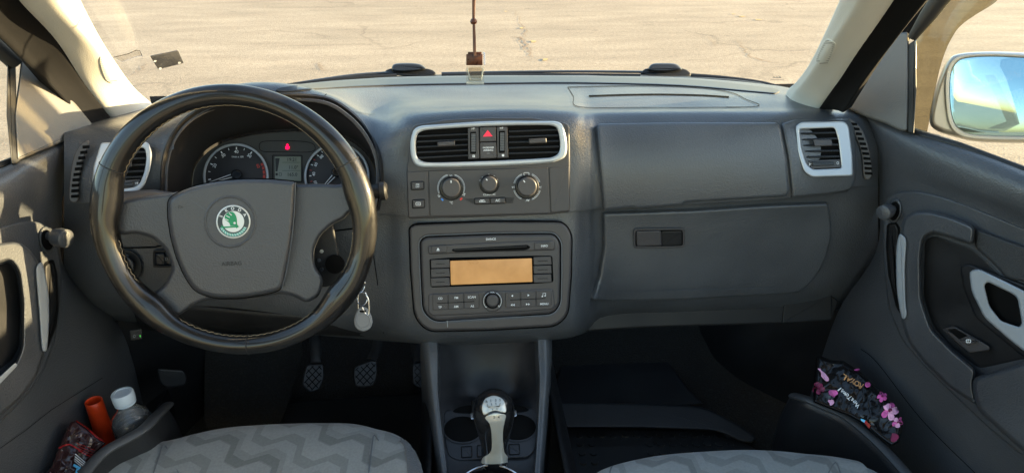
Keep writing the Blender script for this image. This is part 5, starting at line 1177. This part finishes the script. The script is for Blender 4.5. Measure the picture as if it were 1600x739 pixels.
# ================================================================== FLOOR MATS
fm = thing('floor_mat', 'black rubber floor mat with raised ridge in the passenger footwell', 'floor mat', PZ(1000, 660, .29))
TPm = plane3(PZ(870, 628, .31), PZ(1100, 632, .31), PY(960, 535, 1.40))
slab('toe_flap', rpoly([(884, 531), (1004, 535), (1030, 543), (1052, 575), (1074, 606), (1098, 630), (1000, 640), (870, 634), (868, 600), (880, 560)], [8, 10, 10, 0, 10, 0, 0, 0, 10, 8]), TPm, -.004, .006, 'mat', fm, r=3, rh=.004, step=30, bumpf=None)
RMp = Pl(PZ(1000, 645, .33), (0, -.5, 1))
slab('ridge', rpoly([(872, 628), (1000, 630), (1098, 634), (1150, 660), (1183, 683), (1176, 692), (1158, 690), (1120, 672), (1000, 668), (880, 668), (868, 650)], [6, 0, 20, 20, 8, 6, 6, 20, 0, 6, 6]), RMp, -.03, .008, 'mat', fm, r=4, rh=.006)
FMp = Pl(PZ(1000, 690, .29), (0, 0, 1))
slab('floor_sheet', rpoly([(885, 668), (1125, 672), (1180, 700), (1200, 760), (880, 760)], 6), FMp, -.01, .0, 'mat', fm, r=2)
V, F = [], []
for j in range(4):
    for i in range(14):
        p = FMp.at(905+i*18+j*2, 680+j*14, .0)
        if i < 2 or j == 0 or i > 5: lathe_geo(p, (0, 0, 1), [(.0075, 0), (.0070, .003)], 12, V, F)
obj('studs', V, F, 'mat', fm)
fm2 = thing('floor_mat', 'plain dark floor mat under the pedals in the driver footwell', 'floor mat', PZ(560, 650, .285))
slab('mat_sheet', rpoly([(440, 628), (668, 612), (690, 760), (360, 760)], 8), Pl(PZ(560, 680, .285), (0, -.12, 1)), -.01, .0, 'mat', fm2, r=3)

# ================================================================== LOOSE THINGS IN THE DOOR BINS
ct = PZ(186, 613, .60); bt = thing('water_bottle', 'clear plastic water bottle with white cap in the left door bin', 'bottle', ct-Vector((0, 0, .2)))
axb = Vector((-.05, .02, 1)).normalized(); cb = ct+Vector((.004, 0, 0))-axb*.018
V, F = lathe_geo(cb, axb, [(.0125, .004), (.0122, -.006), (.015, -.012), (.024, -.022), (.0290, -.034), (.0292, -.042), (.0272, -.047), (.0292, -.052), (.0292, -.064), (.0272, -.069), (.0292, -.075), (.0292, -.09), (.026, -.12), (.0292, -.15), (.0285, -.20)], 40, cap=False)
obj('bottle_body', V, F, 'clear', bt)
V, F = lathe_geo(cb, axb, [(.0282, -.055), (.0280, -.09), (.025, -.12), (.028, -.15), (.0275, -.198)], 32); pass; M['water'] = glassy('water', 1.2, (.72, .77, .80), .0); obj('water', V, F, 'water', bt)
V, F = lathe_geo(cb, axb, [(.0158, .002), (.0162, .006), (.0160, .016), (.0148, .018), (.011, .0182), (.0105, .0172), (.002, .0174)], 40); obj('cap', V, F, 'cap', bt)
lathe('cap_ring', cb, axb, [(.0145, -.003), (.0155, -.002), (.0155, .001), (.0145, .0015)], 'cap', bt, 32)
V, F = [], []
for k, hh in enumerate((-.030, -.045, -.057, -.071)): V, F = tube_geo([cb+axb*hh+(Vector((math.cos(a_*math.pi/20), math.sin(a_*math.pi/20), 0)))*(.0262+.0028*(k > 0)) for a_ in range(40)], .0006, 6, True, V=V, F=F)
obj('body_ridges', V, F, 'clear', bt)
tb = PZ(146, 626, .575)
V, F = lathe_geo(tb-Vector((.0, 0, .14)), Vector((.0, 0, 1)), [(.0134, 0), (.0134, .09), (.0127, .125), (.0126, .139), (.0116, .1405), (.0102, .139), (.0098, .11), (.0098, .08)], 32, cap=False)
ot = obj('orange_tube', V, F, 'orange_plastic'); tag(ot, 'bright orange hollow plastic tube standing upright beside the water bottle', 'tube')
def wrinkle(a, s): return lambda u, v: a*(noise.noise(Vector((u*s, v*s, 1)))+.6*abs(noise.noise(Vector((u*s*2.3, v*s*2.3, 4)))) )
SP = Pl(PZ(118, 710, .55), (.35, -.55, .75))
_, V, F = slab('snack_packet', rpoly([(110, 659), (118, 656), (142, 673), (166, 692), (148, 708), (134, 725), (128, 760), (50, 770), (82, 725), (91, 700), (100, 680)], 3), SP, -.02, .006, 'foil', None, r=4, rh=.005, step=4, bumpf=wrinkle(.006, .07), raw=True, back=True)
tag(_, 'glossy dark red wrapper with a blue patch stuffed at the rear of the left bin', 'wrapper'); SF = Surf(V, F, SP)
mk = Marks(SF, .0009, ('redfilm',)); mk.line(cr([(92, 700), (106, 694), (118, 699), (130, 707), (140, 712)], 5), 2.2, 'redfilm'); mk.line(cr([(119, 657), (135, 668), (150, 682), (164, 691)], 4), 2.2, 'redfilm')
for k in range(4): mk.line(cr([(120+k, 691+k*4.5), (133+k, 697+k*4.5), (148-k*2, 703+k*3.5)], 3), .9, 'redfilm')
mk.poly([(115, 724), (128, 731), (118, 748), (106, 748)], 'skyblue'); [mk.line([(117.5-k*.6, 709+k*3.4), (133-k, 722+k*3)], 1.4, 'white') for k in range(4)]; mk.text('*', 121, 731, 8, 20, 'lcdink'); mk.build('print', _)
WPk = Pl(PZ(1340, 625, .55), (-.35, -.35, .85))
bagpoly = [(1276, 556), (1283, 556), (1300, 562), (1318, 563), (1343, 579), (1365, 600), (1383, 618), (1402, 640), (1411, 664), (1406, 690), (1393, 697), (1375, 684), (1352, 664), (1327, 650), (1300, 640), (1270, 628), (1272, 590)]
_, V, F = slab('wipes_packet', rpoly(bagpoly, 4), WPk, -.02, .012, 'bag', None, r=6, rh=.010, step=4, bumpf=wrinkle(.009, .035), raw=True, back=True)
tag(_, 'crumpled black packet of wet wipes with pink flowers in the right door bin', 'packet'); SF = Surf(V, F, WPk)
mk = Marks(SF, .001, ('pink',))
def petal(cx, cy, l, w_, a, m): 
    c, s = math.cos(R(a)), math.sin(R(a)); P_ = []
    for k in range(16): t = 2*math.pi*k/16; x = l*(.5+.5*math.cos(t)); y = w_*math.sin(t)*(.85+.3*math.cos(t-.4)); P_.append((cx+x*c-y*s, cy+x*s+y*c))
    mk.poly(P_, m)
def flower(cx, cy, s, m1, m2, a0=0):
    for k in range(5): mk.h = .0020+k*.0003; petal(cx, cy, s*random.uniform(.65, .95), s*random.uniform(.28, .38), a0+k*72+random.uniform(-10, 10), m1 if k % 2 else m2)
    mk.h = .0036; mk.poly(ell(cx, cy, s*.16, s*.13, 8), 'wine')
mk.h = .004; flower(1280, 607, 13, 'wine', 'wine', 20); petal(1279, 576, 26, 4, 52, 'palepink'); petal(1295, 612, 14, 6, 15, 'pink'); petal(1293, 626, 12, 5, 20, 'palepink')
flower(1378, 620, 11, 'pink', 'pink', 30); flower(1390, 641, 17, 'pink', 'palepink', 75); flower(1402, 660, 11, 'palepink', 'pink', 10); mk.poly(ell(1355, 602, 4.5, 4, 14, 20), 'pink'); petal(1334, 579, 8, 1.8, 0, 'pink'); petal(1394, 690, 14, 6, -70, 'wine')
mk.h = .004
for k, ch in enumerate('WetTowel'): mk.text(ch, 1339-k*3.9, 633-k*4.2+k*k*.10, 7.0, -130, 'white', 1.0)
for k, ch in enumerate('ROYAL'): mk.text(ch, 1345-k*6.2, 603-k*3.5, 8.5, -150, 'gold', 1.0)
mk.poly([(1346, 652), (1352, 657), (1351, 660), (1346, 657)], 'skyblue'); mk.poly([(1352, 657), (1361, 664), (1360, 668), (1351, 660)], 'redfilm')
mk.build('print', _)
